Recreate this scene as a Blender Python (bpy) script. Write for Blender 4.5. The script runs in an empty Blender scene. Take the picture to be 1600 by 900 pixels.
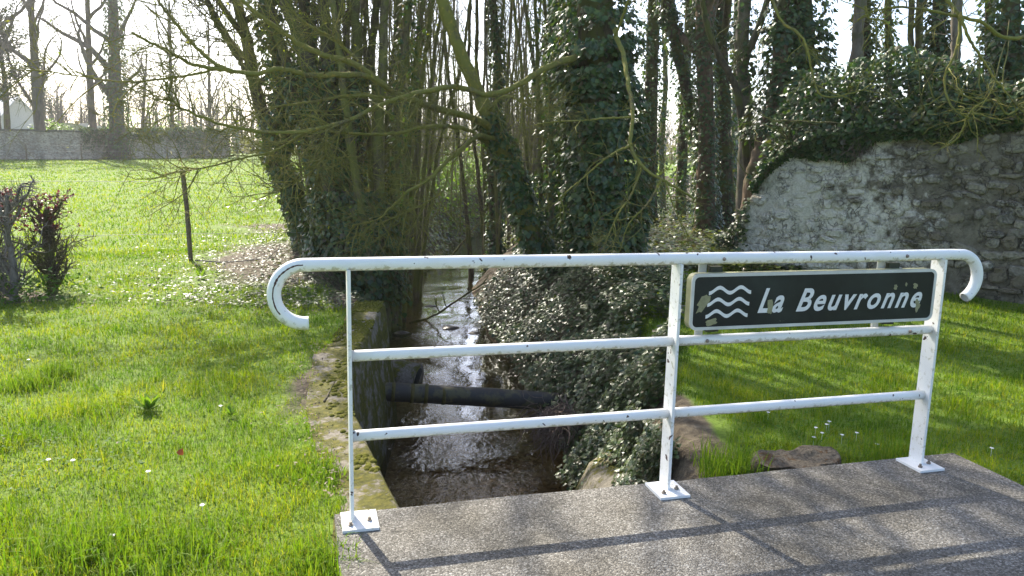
import bpy, math, random
import numpy as np
from mathutils import Matrix, Vector

rng = np.random.default_rng(11)
random.seed(11)
SC = bpy.context.scene
COL = SC.collection

# ------------------------------------------------------------------ camera
FPX, PITCH, ROLL, CAMH = 1200.0, math.radians(9.9), math.radians(1.24), 1.55
_F = np.array([0, math.cos(PITCH), -math.sin(PITCH)])
_U0 = np.array([0, math.sin(PITCH), math.cos(PITCH)])
_R0 = np.array([1.0, 0, 0])
_R = math.cos(ROLL) * _R0 + math.sin(ROLL) * _U0
_U = -math.sin(ROLL) * _R0 + math.cos(ROLL) * _U0
camd = bpy.data.cameras.new('camera')
cam = bpy.data.objects.new('camera', camd)
COL.objects.link(cam)
camd.sensor_width = 36.0
camd.lens = 36.0 * FPX / 1600.0
camd.clip_start = 0.05
camd.clip_end = 2000
m = Matrix.Identity(4)
for i in range(3):
    m[i][0] = _R[i]; m[i][1] = _U[i]; m[i][2] = -_F[i]
m[2][3] = CAMH
cam.matrix_world = m
SC.camera = cam

# ------------------------------------------------------------------ light
SUN_EL = math.radians(41)
SUN_H = np.array([-0.509, 0.861])
SUN = np.array([SUN_H[0] * math.cos(SUN_EL), SUN_H[1] * math.cos(SUN_EL), math.sin(SUN_EL)])
world = bpy.data.worlds.new('World')
SC.world = world
world.use_nodes = True
wn = world.node_tree.nodes
sky = wn.new('ShaderNodeTexSky')
sky.sky_type = 'NISHITA'
sky.sun_disc = False
sky.sun_elevation = SUN_EL
sky.sun_rotation = math.atan2(SUN_H[0], SUN_H[1])
sky.air_density = 0.8
sky.dust_density = 2.0
sky.ozone_density = 1.0
wn['Background'].inputs['Strength'].default_value = 0.15
world.node_tree.links.new(sky.outputs[0], wn['Background'].inputs[0])
sl = bpy.data.lights.new('sun', 'SUN')
sl.energy = 4.6
sl.angle = math.radians(0.53)
sl.color = (1.0, 0.93, 0.80)
so = bpy.data.objects.new('sun', sl)
so.rotation_euler = Vector(SUN.tolist()).to_track_quat('Z', 'Y').to_euler()
so.location = (-10, 15, 20)
COL.objects.link(so)
SC.view_settings.view_transform = 'Standard'
SC.view_settings.look = 'None'
SC.view_settings.gamma = 1.0
SC.view_settings.exposure = 1.35
SC.view_settings.use_curve_mapping = False
SC.render.engine = 'CYCLES'
SC.cycles.max_bounces = 7
SC.cycles.transparent_max_bounces = 10
SC.cycles.sample_clamp_indirect = 6
SC.cycles.use_denoising = True

# ------------------------------------------------------------------ pixel helpers (a pixel gives a direction only)
def ray(x, y):
    return _F + (x - 800) / FPX * _R - (y - 450) / FPX * _U
def gp(x, y, z=0.0):
    d = ray(x, y); t = (z - CAMH) / d[2]
    return np.array([d[0] * t, d[1] * t, z])
def at(x, y, Y):
    d = ray(x, y); t = Y / d[1]
    return np.array([d[0] * t, Y, CAMH + d[2] * t])
def trace(pts):
    return np.array([at(*p) for p in pts])

# ------------------------------------------------------------------ mesh helpers
def unit(v):
    return v / np.maximum(np.linalg.norm(v, axis=-1, keepdims=True), 1e-9)

class MB:
    def __init__(self):
        self.v = []; self.f = []; self.n = 0
    def add(self, verts, faces):
        verts = np.asarray(verts, float).reshape(-1, 3); faces = np.asarray(faces, int)
        self.v.append(verts); self.f.append(faces + self.n); self.n += len(verts)
    def mesh(self, name, mat, smooth=False):
        me = bpy.data.meshes.new(name)
        if self.n:
            V = np.concatenate(self.v)
            lt = np.concatenate([np.full(len(f), f.shape[1]) for f in self.f])
            li = np.concatenate([f.ravel() for f in self.f])
            me.vertices.add(len(V)); me.vertices.foreach_set('co', V.astype(np.float32).ravel())
            me.loops.add(len(li)); me.loops.foreach_set('vertex_index', li.astype(np.int32))
            me.polygons.add(len(lt))
            ls = np.concatenate([[0], np.cumsum(lt)[:-1]])
            me.polygons.foreach_set('loop_start', ls.astype(np.int32))
            me.polygons.foreach_set('loop_total', lt.astype(np.int32))
            me.polygons.foreach_set('use_smooth', np.full(len(lt), bool(smooth)))
            me.update(calc_edges=True)
        me.materials.append(mat)
        return me
    def build(self, name, mat, parent=None, smooth=False, **props):
        return obj(name, self.mesh(name, mat, smooth), parent, **props)

def obj(name, me, parent=None, **props):
    o = bpy.data.objects.new(name, me)
    COL.objects.link(o)
    if parent is not None:
        o.parent = parent
    for k, v in props.items():
        o[k] = v
    return o
def thing(name, label, cat, loc=(0, 0, 0), rz=0.0, group=None):
    o = bpy.data.objects.new(name, None)
    COL.objects.link(o)
    o.empty_display_size = 0.2
    o.location = tuple(float(c) for c in loc); o.rotation_euler = (0, 0, rz)
    o['label'] = label; o['category'] = cat
    if group: o['group'] = group
    return o
def copy_tree(o, parent=None):
    c = o.copy(); COL.objects.link(c); c.parent = parent
    for ch in list(o.children):
        copy_tree(ch, c)
    return c

def tubes(mb, paths, radii, sides=5, ref=None, caps=True, jag=0.0):
    """paths (N,K,3), radii (N,K): open-ended tapered tubes"""
    P = np.asarray(paths, float); r = np.asarray(radii, float)
    if P.ndim == 2: P = P[None]; r = r[None]
    N, K, _ = P.shape
    if N == 0: return
    T = unit(np.gradient(P, axis=1))
    if ref is None:
        mt = unit(T.mean(axis=1))
        rf = np.where(np.abs(mt[:, 2:3]) > 0.8, np.array([[1.0, 0.13, 0]]), np.array([[0, 0.11, 1.0]]))[:, None, :]
    else:
        rf = np.asarray(ref, float)[None, None, :]
    n1 = unit(np.cross(T, np.broadcast_to(rf, T.shape)))
    n2 = np.cross(T, n1)
    a = np.arange(sides) / sides * 2 * math.pi
    rr = r[:, :, None] * np.ones(sides)
    if jag: rr = rr * (1 + rng.normal(0, jag, rr.shape))
    V = P[:, :, None, :] + rr[..., None] * (np.cos(a)[None, None, :, None] * n1[:, :, None, :] + np.sin(a)[None, None, :, None] * n2[:, :, None, :])
    i = np.arange(K - 1)[:, None] * sides; j = np.arange(sides)[None, :]; j2 = (j + 1) % sides
    q = np.stack([i + j, i + j2, i + sides + j2, i + sides + j], -1).reshape(-1, 4)
    F = (q[None] + (np.arange(N) * K * sides)[:, None, None]).reshape(-1, 4)
    mb.add(V.reshape(-1, 3), F)
    if caps:
        base = mb.n - N * K * sides
        c0 = np.arange(sides)[::-1][None] + (np.arange(N) * K * sides)[:, None]
        c1 = np.arange(sides)[None] + (np.arange(N) * K * sides + (K - 1) * sides)[:, None]
        mb.f.append(np.concatenate([c0, c1]) + base)

def spline(pts, n):
    """Catmull-Rom resample"""
    p = np.asarray(pts, float)
    if len(p) == 2:
        return p[0] + np.linspace(0, 1, n)[:, None] * (p[1] - p[0])
    e = np.vstack([2 * p[0] - p[1], p, 2 * p[-1] - p[-2]])
    t = np.linspace(0, len(p) - 1 - 1e-6, n); i = t.astype(int); u = (t - i)[:, None]
    a, b, c, d = e[i], e[i + 1], e[i + 2], e[i + 3]
    return 0.5 * (2 * b + (c - a) * u + (2 * a - 5 * b + 4 * c - d) * u ** 2 + (3 * b - a - 3 * c + d) * u ** 3)

def grow(starts, dirs, lens, K=4, up=0.15, wander=0.18):
    p = np.asarray(starts, float); d = unit(np.asarray(dirs, float)); L = np.asarray(lens)[:, None] / (K - 1)
    out = [p]
    for _ in range(K - 1):
        d = unit(d + np.array([0, 0, up]) + rng.normal(0, wander, d.shape))
        p = p + d * L
        out.append(p)
    return np.stack(out, 1)
def offshoots(paths, n, lo=0.2, hi=1.0, spread=1.0):
    """random points along paths with outward directions"""
    N, K, _ = paths.shape
    k = rng.integers(0, N, n); t = rng.uniform(lo, hi, n) * (K - 1); i = np.minimum(t.astype(int), K - 2); u = (t - i)[:, None]
    p = paths[k, i] * (1 - u) + paths[k, i + 1] * u
    tan = unit(paths[k, i + 1] - paths[k, i])
    r = rng.normal(0, 1, (n, 3)); r = unit(r - (r * tan).sum(-1, keepdims=True) * tan)
    return p, unit(tan * 0.7 + r * spread), t / (K - 1)

LEAF_IVY = np.array([(0, 0, 0), (.22, .46, -.1), (.58, .34, -.07), (1, 0, -.05), (.58, -.34, -.07), (.22, -.46, -.1)])
LEAF_KITE = np.array([(0, 0, 0), (.42, .40, -.1), (1, 0, 0), (.42, -.40, -.1)])
LEAF_NARROW = np.array([(0, 0, 0), (.45, .22, -.05), (1, 0, -.1), (.45, -.22, -.05)])
def leaves(mb, P, nrm, tip, size, tmpl=LEAF_IVY):
    n = unit(nrm); t = unit(tip - (tip * n).sum(-1, keepdims=True) * n); b = np.cross(n, t)
    s = np.asarray(size)[:, None, None]
    V = P[:, None, :] + s * (tmpl[None, :, 0:1] * t[:, None, :] + tmpl[None, :, 1:2] * b[:, None, :] + tmpl[None, :, 2:3] * n[:, None, :])
    K = len(tmpl); o = (np.arange(len(P)) * K)[:, None]
    h = K // 2
    f1 = np.array([0] + list(range(1, h + 1))); f2 = np.array([0] + list(range(h, K)))
    mb.add(V.reshape(-1, 3), np.concatenate([o + f1, o + f2]))

def box(mb, x0, x1, y0, y1, z0, z1):
    v = [(x, y, z) for z in (z0, z1) for x, y in ((x0, y0), (x1, y0), (x1, y1), (x0, y1))]
    mb.add(v, [(3, 2, 1, 0), (4, 5, 6, 7), (0, 1, 5, 4), (1, 2, 6, 5), (2, 3, 7, 6), (3, 0, 4, 7)])

def noise2(x, y, s=1.0, seed=0):
    """smooth value noise, vectorised"""
    x = np.asarray(x) * s + 37.7 * seed; y = np.asarray(y) * s - 19.3 * seed
    xi = np.floor(x).astype(np.int64); yi = np.floor(y).astype(np.int64); fx = x - xi; fy = y - yi
    fx = fx * fx * (3 - 2 * fx); fy = fy * fy * (3 - 2 * fy)
    def h(a, b):
        k = (a * 374761393 + b * 668265263) & 0xffffffff
        k = ((k ^ (k >> 13)) * 1274126177) & 0xffffffff
        return ((k ^ (k >> 16)) & 0xffff) / 65535.0
    return (h(xi, yi) * (1 - fx) + h(xi + 1, yi) * fx) * (1 - fy) + (h(xi, yi + 1) * (1 - fx) + h(xi + 1, yi + 1) * fx) * fy - 0.5
def sstep(a, b, x):
    t = np.clip((x - a) / (b - a), 0, 1); return t * t * (3 - 2 * t)

# ------------------------------------------------------------------ materials
class NT:
    def __init__(self, name):
        self.m = bpy.data.materials.new(name); self.m.use_nodes = True
        self.t = self.m.node_tree; self.t.nodes.clear()
        self.out = self.t.nodes.new('ShaderNodeOutputMaterial')
    def n(self, kind, ins=None, **kw):
        nd = self.t.nodes.new(kind)
        for k, v in kw.items(): setattr(nd, k, v)
        for k, v in (ins or {}).items():
            s = nd.inputs[k]
            if hasattr(v, 'is_output') or isinstance(v, bpy.types.NodeSocket): self.t.links.new(v, s)
            else: s.default_value = v
        return nd
    def pos(self, scale=(1, 1, 1)):
        g = self.n('ShaderNodeNewGeometry').outputs['Position']
        return self.n('ShaderNodeVectorMath', {0: g, 1: scale}, operation='MULTIPLY').outputs[0]
    def noise(self, vec, scale, detail=4, rough=0.55, dist=0.0):
        return self.n('ShaderNodeTexNoise', {'Vector': vec, 'Scale': scale, 'Detail': detail, 'Roughness': rough, 'Distortion': dist}).outputs['Fac']
    def vor(self, vec, scale, feature='F1', out='Distance', rand=1.0):
        return self.n('ShaderNodeTexVoronoi', {'Vector': vec, 'Scale': scale, 'Randomness': rand}, feature=feature).outputs[out]
    def ramp(self, fac, stops, interp='LINEAR'):
        r = self.n('ShaderNodeValToRGB', {'Fac': fac}); cr = r.color_ramp; cr.interpolation = interp
        while len(cr.elements) < len(stops): cr.elements.new(0.5)
        for e, (p, c) in zip(cr.elements, stops):
            e.position = p; e.color = tuple(c) + (1,) if hasattr(c, '__len__') else (c, c, c, 1)
        return r.outputs['Color']
    def mix(self, fac, a, b, blend='MIX'):
        nd = self.n('ShaderNodeMix', data_type='RGBA', blend_type=blend)
        for s, v in ((nd.inputs[0], fac), (nd.inputs[6], a), (nd.inputs[7], b)):
            if isinstance(v, bpy.types.NodeSocket): self.t.links.new(v, s)
            else: s.default_value = v if not hasattr(v, '__len__') else tuple(v)[:3] + (1,)
        return nd.outputs[2]
    def math(self, op, a, b=0.0):
        return self.n('ShaderNodeMath', {0: a, 1: b}, operation=op).outputs[0]
    def bump(self, h, strength=0.5, dist=0.01):
        return self.n('ShaderNodeBump', {'Height': h, 'Strength': strength, 'Distance': dist}).outputs[0]
    def pbr(self, col, rough=0.6, normal=None, spec=0.5, metal=0.0):
        ins = {'Roughness': rough, 'Specular IOR Level': spec, 'Metallic': metal}
        ins['Base Color'] = col if isinstance(col, bpy.types.NodeSocket) else tuple(col)[:3] + (1,)
        b = self.n('ShaderNodeBsdfPrincipled', ins)
        if normal is not None: self.t.links.new(normal, b.inputs['Normal'])
        return b.outputs[0]
    def done(self, sh):
        self.t.links.new(sh, self.out.inputs['Surface']); return self.m

def leaf_mat(name, cols, rough=0.4, trans=0.4, spec=0.5, tcol=(1.5, 1.45, 0.6), patch=None):
    t = NT(name)
    isl = t.n('ShaderNodeNewGeometry').outputs['Random Per Island']
    c = t.ramp(isl, [(i / max(1, len(cols) - 1), k) for i, k in enumerate(cols)])
    if patch:
        nz = t.noise(t.pos(), patch[0], 3)
        c = t.mix(t.ramp(nz, [(0.42, 0.0), (0.62, 1.0)]), c, t.mix(1.0, c, patch[1] + (1,), 'MULTIPLY'))
    sh = t.pbr(c, rough, spec=spec)
    tc = t.mix(1.0, c, tcol + (1,), 'MULTIPLY')
    tr = t.n('ShaderNodeBsdfTranslucent', {'Color': tc}).outputs[0]
    return t.done(t.n('ShaderNodeMixShader', {0: trans, 1: sh, 2: tr}).outputs[0])
def bark_mat(name, a, b, moss=None, scale=18, mossamt=0.5, spots=None):
    t = NT(name); p = t.pos((1, 1, 0.35))
    nz = t.noise(p, scale, 5, 0.65)
    c = t.mix(t.ramp(nz, [(0.35, 0.0), (0.65, 1.0)]), a, b)
    if moss:
        mz = t.noise(t.pos(), 3.1, 4, 0.6)
        c = t.mix(t.ramp(mz, [(0.62 - mossamt * 0.4, 0.0), (0.72 - mossamt * 0.4, 1.0)]), c, moss)
    if spots:
        sz = t.noise(t.pos(), 19.0, 4, 0.7)
        c = t.mix(t.ramp(sz, [(0.55, 0.0), (0.63, 1.0)]), c, spots)
    return t.done(t.pbr(c, 0.85, t.bump(nz, 0.6, 0.02), 0.25))

M = {}
M['grass'] = leaf_mat('grass_blades', [(.085, .16, .010), (.145, .23, .012), (.20, .265, .016), (.28, .28, .06)], 0.6, 0.55, 0.2, (1.55, 1.48, .4), (1.6, (.50, .70, .75)))
M['long_grass'] = leaf_mat('long_grass', [(.08, .17, .015), (.13, .22, .02), (.17, .24, .03)], 0.65, 0.5, 0.15, (1.35, 1.35, .5))
M['ivy'] = leaf_mat('ivy_leaves', [(.026, .058, .018), (.04, .085, .024), (.06, .11, .028), (.10, .15, .04), (.09, .075, .035)], 0.36, 0.26, 0.55, (1.6, 1.7, .6))
M['ivy_ground'] = leaf_mat('ground_ivy', [(.03, .06, .018), (.05, .09, .022), (.09, .13, .03), (.12, .10, .06)], 0.38, 0.2, 0.55)
M['ivy_floor'] = leaf_mat('floor_ivy', [(.05, .08, .02), (.09, .13, .03), (.16, .20, .04), (.13, .10, .06)], 0.36, 0.3, 0.55)  # leaf tones lightened to make up for sun blocked by the crowns
M['ivy_bank'] = leaf_mat('bank_ground_ivy', [(.04, .07, .02), (.06, .10, .025), (.10, .13, .04), (.14, .12, .08)], 0.48, 0.2, 0.45)
M['litter'] = leaf_mat('dry_litter', [(.16, .12, .075), (.20, .16, .11), (.27, .225, .165), (.12, .08, .05)], 0.75, 0.12, 0.2, (1, .9, .7))
M['young'] = leaf_mat('young_leaves', [(.15, .22, .02), (.22, .27, .03), (.25, .25, .05)], 0.45, 0.5, 0.4)
M['purple'] = leaf_mat('purple_leaves', [(.075, .028, .032), (.12, .04, .048), (.07, .045, .03)], 0.4, 0.4, 0.5, (1.8, .9, 1.0))
M['evergreen'] = leaf_mat('evergreen_leaves', [(.025, .05, .025), (.04, .075, .035), (.05, .07, .03)], 0.5, 0.15, 0.4)
M['brightleaf'] = leaf_mat('bright_shrub_leaves', [(.10, .2, .02), (.16, .26, .03)], 0.5, 0.4, 0.4)
M['weed'] = leaf_mat('weed_leaves', [(.05, .13, .015), (.09, .17, .02)], 0.6, 0.4, 0.2)
M['bark'] = bark_mat('dark_bark', (.05, .042, .026), (.13, .105, .062), (.105, .11, .03), 20, 0.42)
M['lichen_bark'] = bark_mat('lichen_bark', (.09, .08, .035), (.20, .175, .07), (.19, .185, .04), 26, 0.62, (.30, .235, .05))
M['pole_bark'] = bark_mat('pole_bark', (.08, .07, .036), (.19, .16, .085), (.15, .155, .04), 22, 0.5)
M['grey_pole'] = bark_mat('grey_pole_bark', (.10, .088, .06), (.22, .19, .135), None, 22)
M['pale_bark'] = bark_mat('pale_bark', (.13, .11, .085), (.24, .21, .16), (.13, .13, .07), 14, 0.3)
M['brown_bark'] = bark_mat('brown_bark', (.11, .075, .045), (.22, .155, .10), (.10, .095, .04), 14, 0.3)
M['far_bark'] = bark_mat('far_bark', (.08, .068, .052), (.15, .13, .10), None, 6)
M['grey_twig'] = bark_mat('grey_twig', (.11, .095, .08), (.24, .21, .185), None, 30)
M['root'] = bark_mat('dead_roots', (.11, .075, .06), (.24, .18, .14), None, 30)

def mk_ground():
    t = NT('ground'); p = t.pos()
    n1 = t.noise(p, 1.1, 5, 0.6); n2 = t.noise(p, 14, 4, 0.6); n3 = t.noise(p, 60, 3, 0.6)
    g = t.ramp(n2, [(0.3, (.055, .085, .014)), (0.5, (.10, .15, .018)), (0.7, (.13, .20, .025))])
    g = t.mix(t.ramp(n3, [(0.35, 0.0), (0.7, 1.0)]), g, (.15, .23, .03))
    soil = t.ramp(n2, [(0.3, (.055, .042, .028)), (0.6, (.13, .105, .07)), (0.8, (.2, .17, .12))])
    att = t.n('ShaderNodeAttribute', attribute_name='soil').outputs['Fac']
    k = t.math('ADD', att, t.math('MULTIPLY', t.math('SUBTRACT', n1, 0.5), 0.9))
    c = t.mix(t.ramp(k, [(0.4, 0.0), (0.6, 1.0)]), g, soil)
    zz = t.n('ShaderNodeSeparateXYZ', {'Vector': p}).outputs[2]
    bed = t.ramp(t.vor(p, 26, out='Color'), [(0.0, (.10, .065, .03)), (0.5, (.21, .145, .07)), (1.0, (.32, .24, .13))])
    bf = t.n('ShaderNodeMapRange', {'Value': zz, 'From Min': -1.12, 'From Max': -1.22, 'To Min': 0.0, 'To Max': 1.0}).outputs[0]
    c = t.mix(bf, c, bed)
    return t.done(t.pbr(c, 0.9, t.bump(t.math('ADD', n2, t.math('MULTIPLY', n3, 0.5)), 0.8, 0.03), 0.2))
M['ground'] = mk_ground()

def mk_deck():
    t = NT('aggregate_concrete'); p = t.pos()
    v = t.n('ShaderNodeTexVoronoi', {'Vector': p, 'Scale': 150.0}); isl = v.outputs['Color']
    sep = t.n('ShaderNodeSeparateColor', {'Color': isl}).outputs[0]
    c = t.ramp(sep, [(0.0, (.085, .078, .066)), (0.35, (.14, .13, .112)), (0.7, (.20, .187, .163)), (0.93, (.29, .275, .245)), (1.0, (.38, .37, .34))])
    n1 = t.noise(p, 2.2, 5, 0.6); n2 = t.noise(p, 320, 2, 0.5); n3 = t.noise(p, 9, 5, 0.7)
    c = t.mix(t.ramp(n1, [(0.40, 0.0), (0.62, 0.8)]), c, t.mix(1.0, c, (.52, .50, .45, 1), 'MULTIPLY'))
    c = t.mix(t.ramp(n3, [(0.60, 0.0), (0.74, 0.75)]), c, (.07, .065, .05))
    cr = t.vor(t.n('ShaderNodeVectorMath', {0: p, 1: t.n('ShaderNodeTexNoise', {'Vector': p, 'Scale': 3.0, 'Detail': 4.0}).outputs['Color']}, operation='ADD').outputs[0], 0.9, 'DISTANCE_TO_EDGE')
    c = t.mix(t.ramp(cr, [(0.0, .75), (0.006, 0.0)]), c, (.04, .038, .03))
    h = t.math('ADD', t.math('MULTIPLY', v.outputs['Distance'], -1.0), t.math('MULTIPLY', n2, 0.4))
    return t.done(t.pbr(c, 0.85, t.bump(h, 0.7, 0.006), 0.3))
M['deck'] = mk_deck()

def mk_paint(name, grime=0.5):
    t = NT(name); p = t.pos()
    n1 = t.noise(p, 7, 5, 0.65); n2 = t.noise(p, 38, 4, 0.65); n3 = t.noise(p, 21, 2, 0.5, 0.4); n4 = t.noise(p, 120, 3, 0.6)
    c = t.mix(t.ramp(n1, [(0.45, 0.0), (0.8, 0.5)]), (.80, .80, .78), (.70, .69, .62))
    nz = t.n('ShaderNodeSeparateXYZ', {'Vector': t.n('ShaderNodeNewGeometry').outputs['Normal']}).outputs[2]
    low = t.ramp(t.math('ADD', t.math('MULTIPLY', nz, -0.28), n2), [(0.66 - 0.12 * grime, 0.0), (0.80 - 0.12 * grime, 1.0)])
    c = t.mix(t.math('MULTIPLY', low, 0.75 if grime < 1 else 0.9), c, (.36, .34, .22))
    rust = t.ramp(n3, [(0.705, 0.0), (0.72, 1.0)])
    c = t.mix(rust, c, t.mix(t.ramp(n4, [(0.4, 0.0), (0.6, 1.0)]), (.035, .02, .015), (.10, .06, .05)))
    return t.done(t.pbr(c, t.math('ADD', t.math('MULTIPLY', rust, 0.4), 0.35), t.bump(t.math('ADD', t.math('MULTIPLY', rust, -1.0), t.math('MULTIPLY', n4, 0.1)), 0.3, 0.001), 0.4))
M['paint'] = mk_paint('white_paint', 0.3)
M['paint_dirty'] = mk_paint('dirty_white_paint', 0.85)
def plain(name, col, rough=0.6, metal=0.0, nscale=25, var=0.35, spec=0.4, bump=0.2):
    t = NT(name); n = t.noise(t.pos(), nscale, 4, 0.6)
    c = t.mix(t.ramp(n, [(0.3, 0.0), (0.7, 1.0)]), col, tuple(k * (1 - var) for k in col))
    return t.done(t.pbr(c, rough, t.bump(n, bump, 0.004), spec, metal))
M['rust'] = plain('rust', (.10, .05, .035), 0.9)
M['bolt'] = plain('bolt_steel', (.32, .27, .22), 0.5, 0.6)
M['clamp'] = plain('clamp_dark', (.05, .055, .03), 0.7)
M['sign_rim'] = plain('sign_rim', (.62, .62, .57), 0.45, 0, 9, 0.25)
M['sign_side'] = plain('sign_side', (.42, .42, .24), 0.6, 0, 14, 0.35)
M['sign_white'] = plain('sign_white', (.74, .74, .72), 0.5, 0, 60, 0.12, 0.3, 0.0)
M['leafstain'] = plain('sign_leaf_stain', (.30, .29, .16), 0.8, 0, 60, 0.3)
M['stake'] = plain('weathered_wood', (.20, .15, .10), 0.85, 0, 30, 0.5)
M['wire'] = plain('galvanised_wire', (.26, .26, .25), 0.6, 0.2)
M['pipe'] = None
M['white_far'] = plain('white_sheet', (.78, .78, .76), 0.4)
M['slate'] = plain('pale_slate', (.55, .55, .55), 0.6, 0, 3, 0.2)
M['house'] = plain('pale_render', (.72, .70, .66), 0.8)
M['straw'] = plain('dead_stick', (.16, .12, .08), 0.8)
M['daisy'] = plain('daisy_white', (.8, .8, .78), 0.6)
M['orange_leaf'] = leaf_mat('orange_leaf', [(.22, .06, .018), (.2, .05, .018)], 0.5, 0.4)
def mk_sign():
    t = NT('sign_black'); p = t.pos(); n = t.noise(p, 3.5, 5, 0.6); n2 = t.noise(p, 45, 4, 0.6)
    c = t.mix(t.ramp(n, [(0.42, 0.0), (0.75, 1.0)]), (.006, .008, .009), (.022, .03, .028))
    c = t.mix(t.ramp(n2, [(0.70, 0.0), (0.76, 0.6)]), c, (.18, .18, .12))
    return t.done(t.pbr(c, 0.45, None, 0.3))
M['sign_black'] = mk_sign()
def mk_pipe():
    t = NT('black_pipe'); p = t.pos(); n = t.noise(p, 6, 4, 0.6); n2 = t.noise(p, 40, 4, 0.6)
    c = t.mix(t.ramp(n, [(0.52, 0.0), (0.60, 1.0)]), (.04, .036, .030), (.085, .078, .035))
    c = t.mix(t.ramp(n2, [(0.6, 0.0), (0.75, 0.5)]), c, (.1, .1, .09))
    return t.done(t.pbr(c, 0.6, t.bump(n2, 0.3, 0.004), 0.4))
M['pipe'] = mk_pipe()
def mk_concrete(name, base, moss_amt, topmoss=True, litter=False):
    t = NT(name); p = t.pos(); n = t.noise(p, 5, 5, 0.65); n2 = t.noise(p, 26, 5, 0.7); n3 = t.noise(t.pos((2, 2, 2)), 2.5, 4, 0.6)
    c = t.mix(t.ramp(n2, [(0.3, 0.0), (0.7, 1.0)]), base, tuple(k * 0.5 for k in base))
    c = t.mix(t.ramp(n3, [(0.45, 0.0), (0.6, 0.7)]), c, (.045, .043, .025))
    mz = t.math('ADD', n, t.math('MULTIPLY', n2, 0.35))
    mc = t.ramp(n2, [(0.3, (.04, .04, .008)), (0.55, (.10, .095, .012)), (0.75, (.17, .13, .02))])
    c = t.mix(t.ramp(mz, [(0.74 - moss_amt * 0.3, 0.0), (0.84 - moss_amt * 0.3, 1.0)]), c, mc)
    return t.done(t.pbr(c, 0.9, t.bump(n2, 0.8, 0.02), 0.25))
M['old_concrete'] = mk_concrete('old_mossy_concrete', (.25, .22, .175), 0.55)
M['wing_concrete'] = mk_concrete('wing_concrete', (.27, .24, .18), 0.25)
M['moss_stone'] = mk_concrete('mossy_stone', (.24, .20, .16), 0.35)
def mk_redmoss():
    t = NT('red_moss_stone'); p = t.pos(); n = t.noise(p, 9, 6, 0.7); n2 = t.noise(p, 60, 5, 0.7)
    c = t.mix(t.ramp(n2, [(0.35, 0.0), (0.65, 1.0)]), (.20, .17, .13), (.07, .06, .045))
    c = t.mix(t.ramp(t.math('ADD', n, t.math('MULTIPLY', n2, .4)), [(0.72, 0.0), (0.82, .8)]), c, t.ramp(n2, [(0.3, (.05, .025, .012)), (0.7, (.15, .075, .025))]))
    return t.done(t.pbr(c, 0.95, t.bump(n2, 1.0, 0.02), 0.15))
M['red_moss_stone'] = mk_redmoss()
M['wet_stone'] = plain('wet_stone', (.11, .09, .065), 0.35, 0, 18, 0.6, 0.5, 1.0)
M['moss'] = plain('moss', (.12, .12, .015), 0.95, 0, 60, 0.5, 0.1, 1.0)
M['red_moss'] = plain('red_moss', (.12, .055, .018), 0.95, 0, 60, 0.5, 0.1, 1.0)

def mk_wall(name, mortar):
    t = NT(name); p = t.pos()
    n1 = t.noise(p, 1.3, 5, 0.6); n2 = t.noise(p, 7, 6, 0.7); n3 = t.noise(p, 34, 5, 0.65); n5 = t.noise(p, 2.7, 4, 0.6)
    xyz = t.n('ShaderNodeSeparateXYZ', {'Vector': p})
    rnd = t.n('ShaderNodeObjectInfo').outputs['Random']
    if mortar: st = t.ramp(n2, [(0.3, (.10, .088, .062)), (0.6, (.23, .205, .15)), (0.8, (.32, .30, .24))])
    else:
        st = t.ramp(rnd, [(0.0, (.17, .14, .09)), (0.3, (.27, .235, .165)), (0.6, (.36, .325, .245)), (1.0, (.24, .22, .18))])
        st = t.mix(t.ramp(n3, [(0.35, 0.0), (0.7, 0.6)]), st, (.10, .09, .065))
    # remains of old limewash: thickest on the middle of the wall, worn off towards the far stones
    along = t.math('MULTIPLY', t.math('SUBTRACT', xyz.outputs[0], 4.4), 0.25)
    lime = t.math('SUBTRACT', t.math('ADD', t.math('MULTIPLY', n2, 0.45), t.math('MULTIPLY', n1, 0.75)), t.math('ABSOLUTE', along))
    if not mortar: lime = t.math('ADD', lime, t.math('MULTIPLY', t.math('SUBTRACT', rnd, 0.5), 0.10))
    lf = t.ramp(lime, [(0.34, 0.0), (0.45, 1.0)])
    lc = t.mix(t.ramp(n3, [(0.4, 0.0), (0.7, 1.0)]), (.78, .73, .62), (.55, .49, .38))
    c = t.mix(t.math('MULTIPLY', lf, 0.92), st, lc)
    dv = t.n('ShaderNodeVectorMath', {0: p, 1: t.n('ShaderNodeVectorMath', {0: t.n('ShaderNodeTexNoise', {'Vector': p, 'Scale': 5.0, 'Detail': 5.0}).outputs['Color'], 1: (.5, .5, .5)}, operation='MULTIPLY').outputs[0]}, operation='ADD').outputs[0]
    ed = t.vor(t.n('ShaderNodeVectorMath', {0: dv, 1: (1, 1, 1.5)}, operation='MULTIPLY').outputs[0], 6.5, 'DISTANCE_TO_EDGE')
    jn = t.math('MULTIPLY', t.ramp(ed, [(0.02, 1.0), (0.075, 0.0)]), t.ramp(t.noise(p, 3.4, 5, .7), [(0.45, 0.0), (0.62, 1.0)]))
    c = t.mix(t.math('MULTIPLY', jn, .6), c, (.085, .078, .06))
    damp = t.ramp(n5, [(0.54, 0.0), (0.68, 0.6)])
    c = t.mix(damp, c, t.mix(1.0, c, (.42, .44, .34, 1), 'MULTIPLY'))
    c = t.mix(t.ramp(t.noise(p, 4.3, 5, 0.7), [(0.64, 0.0), (0.72, 0.8)]), c, (.12, .115, .03))
    return t.done(t.pbr(c, 0.92, t.bump(t.math('SUBTRACT', t.math('ADD', n2, t.math('MULTIPLY', n3, 0.6)), t.math('MULTIPLY', jn, .9)), 1.0, 0.03), 0.2))
M['wall_stone'] = mk_wall('limewashed_stone', False)
M['wall_mortar'] = mk_wall('limewashed_mortar', True)
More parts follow.
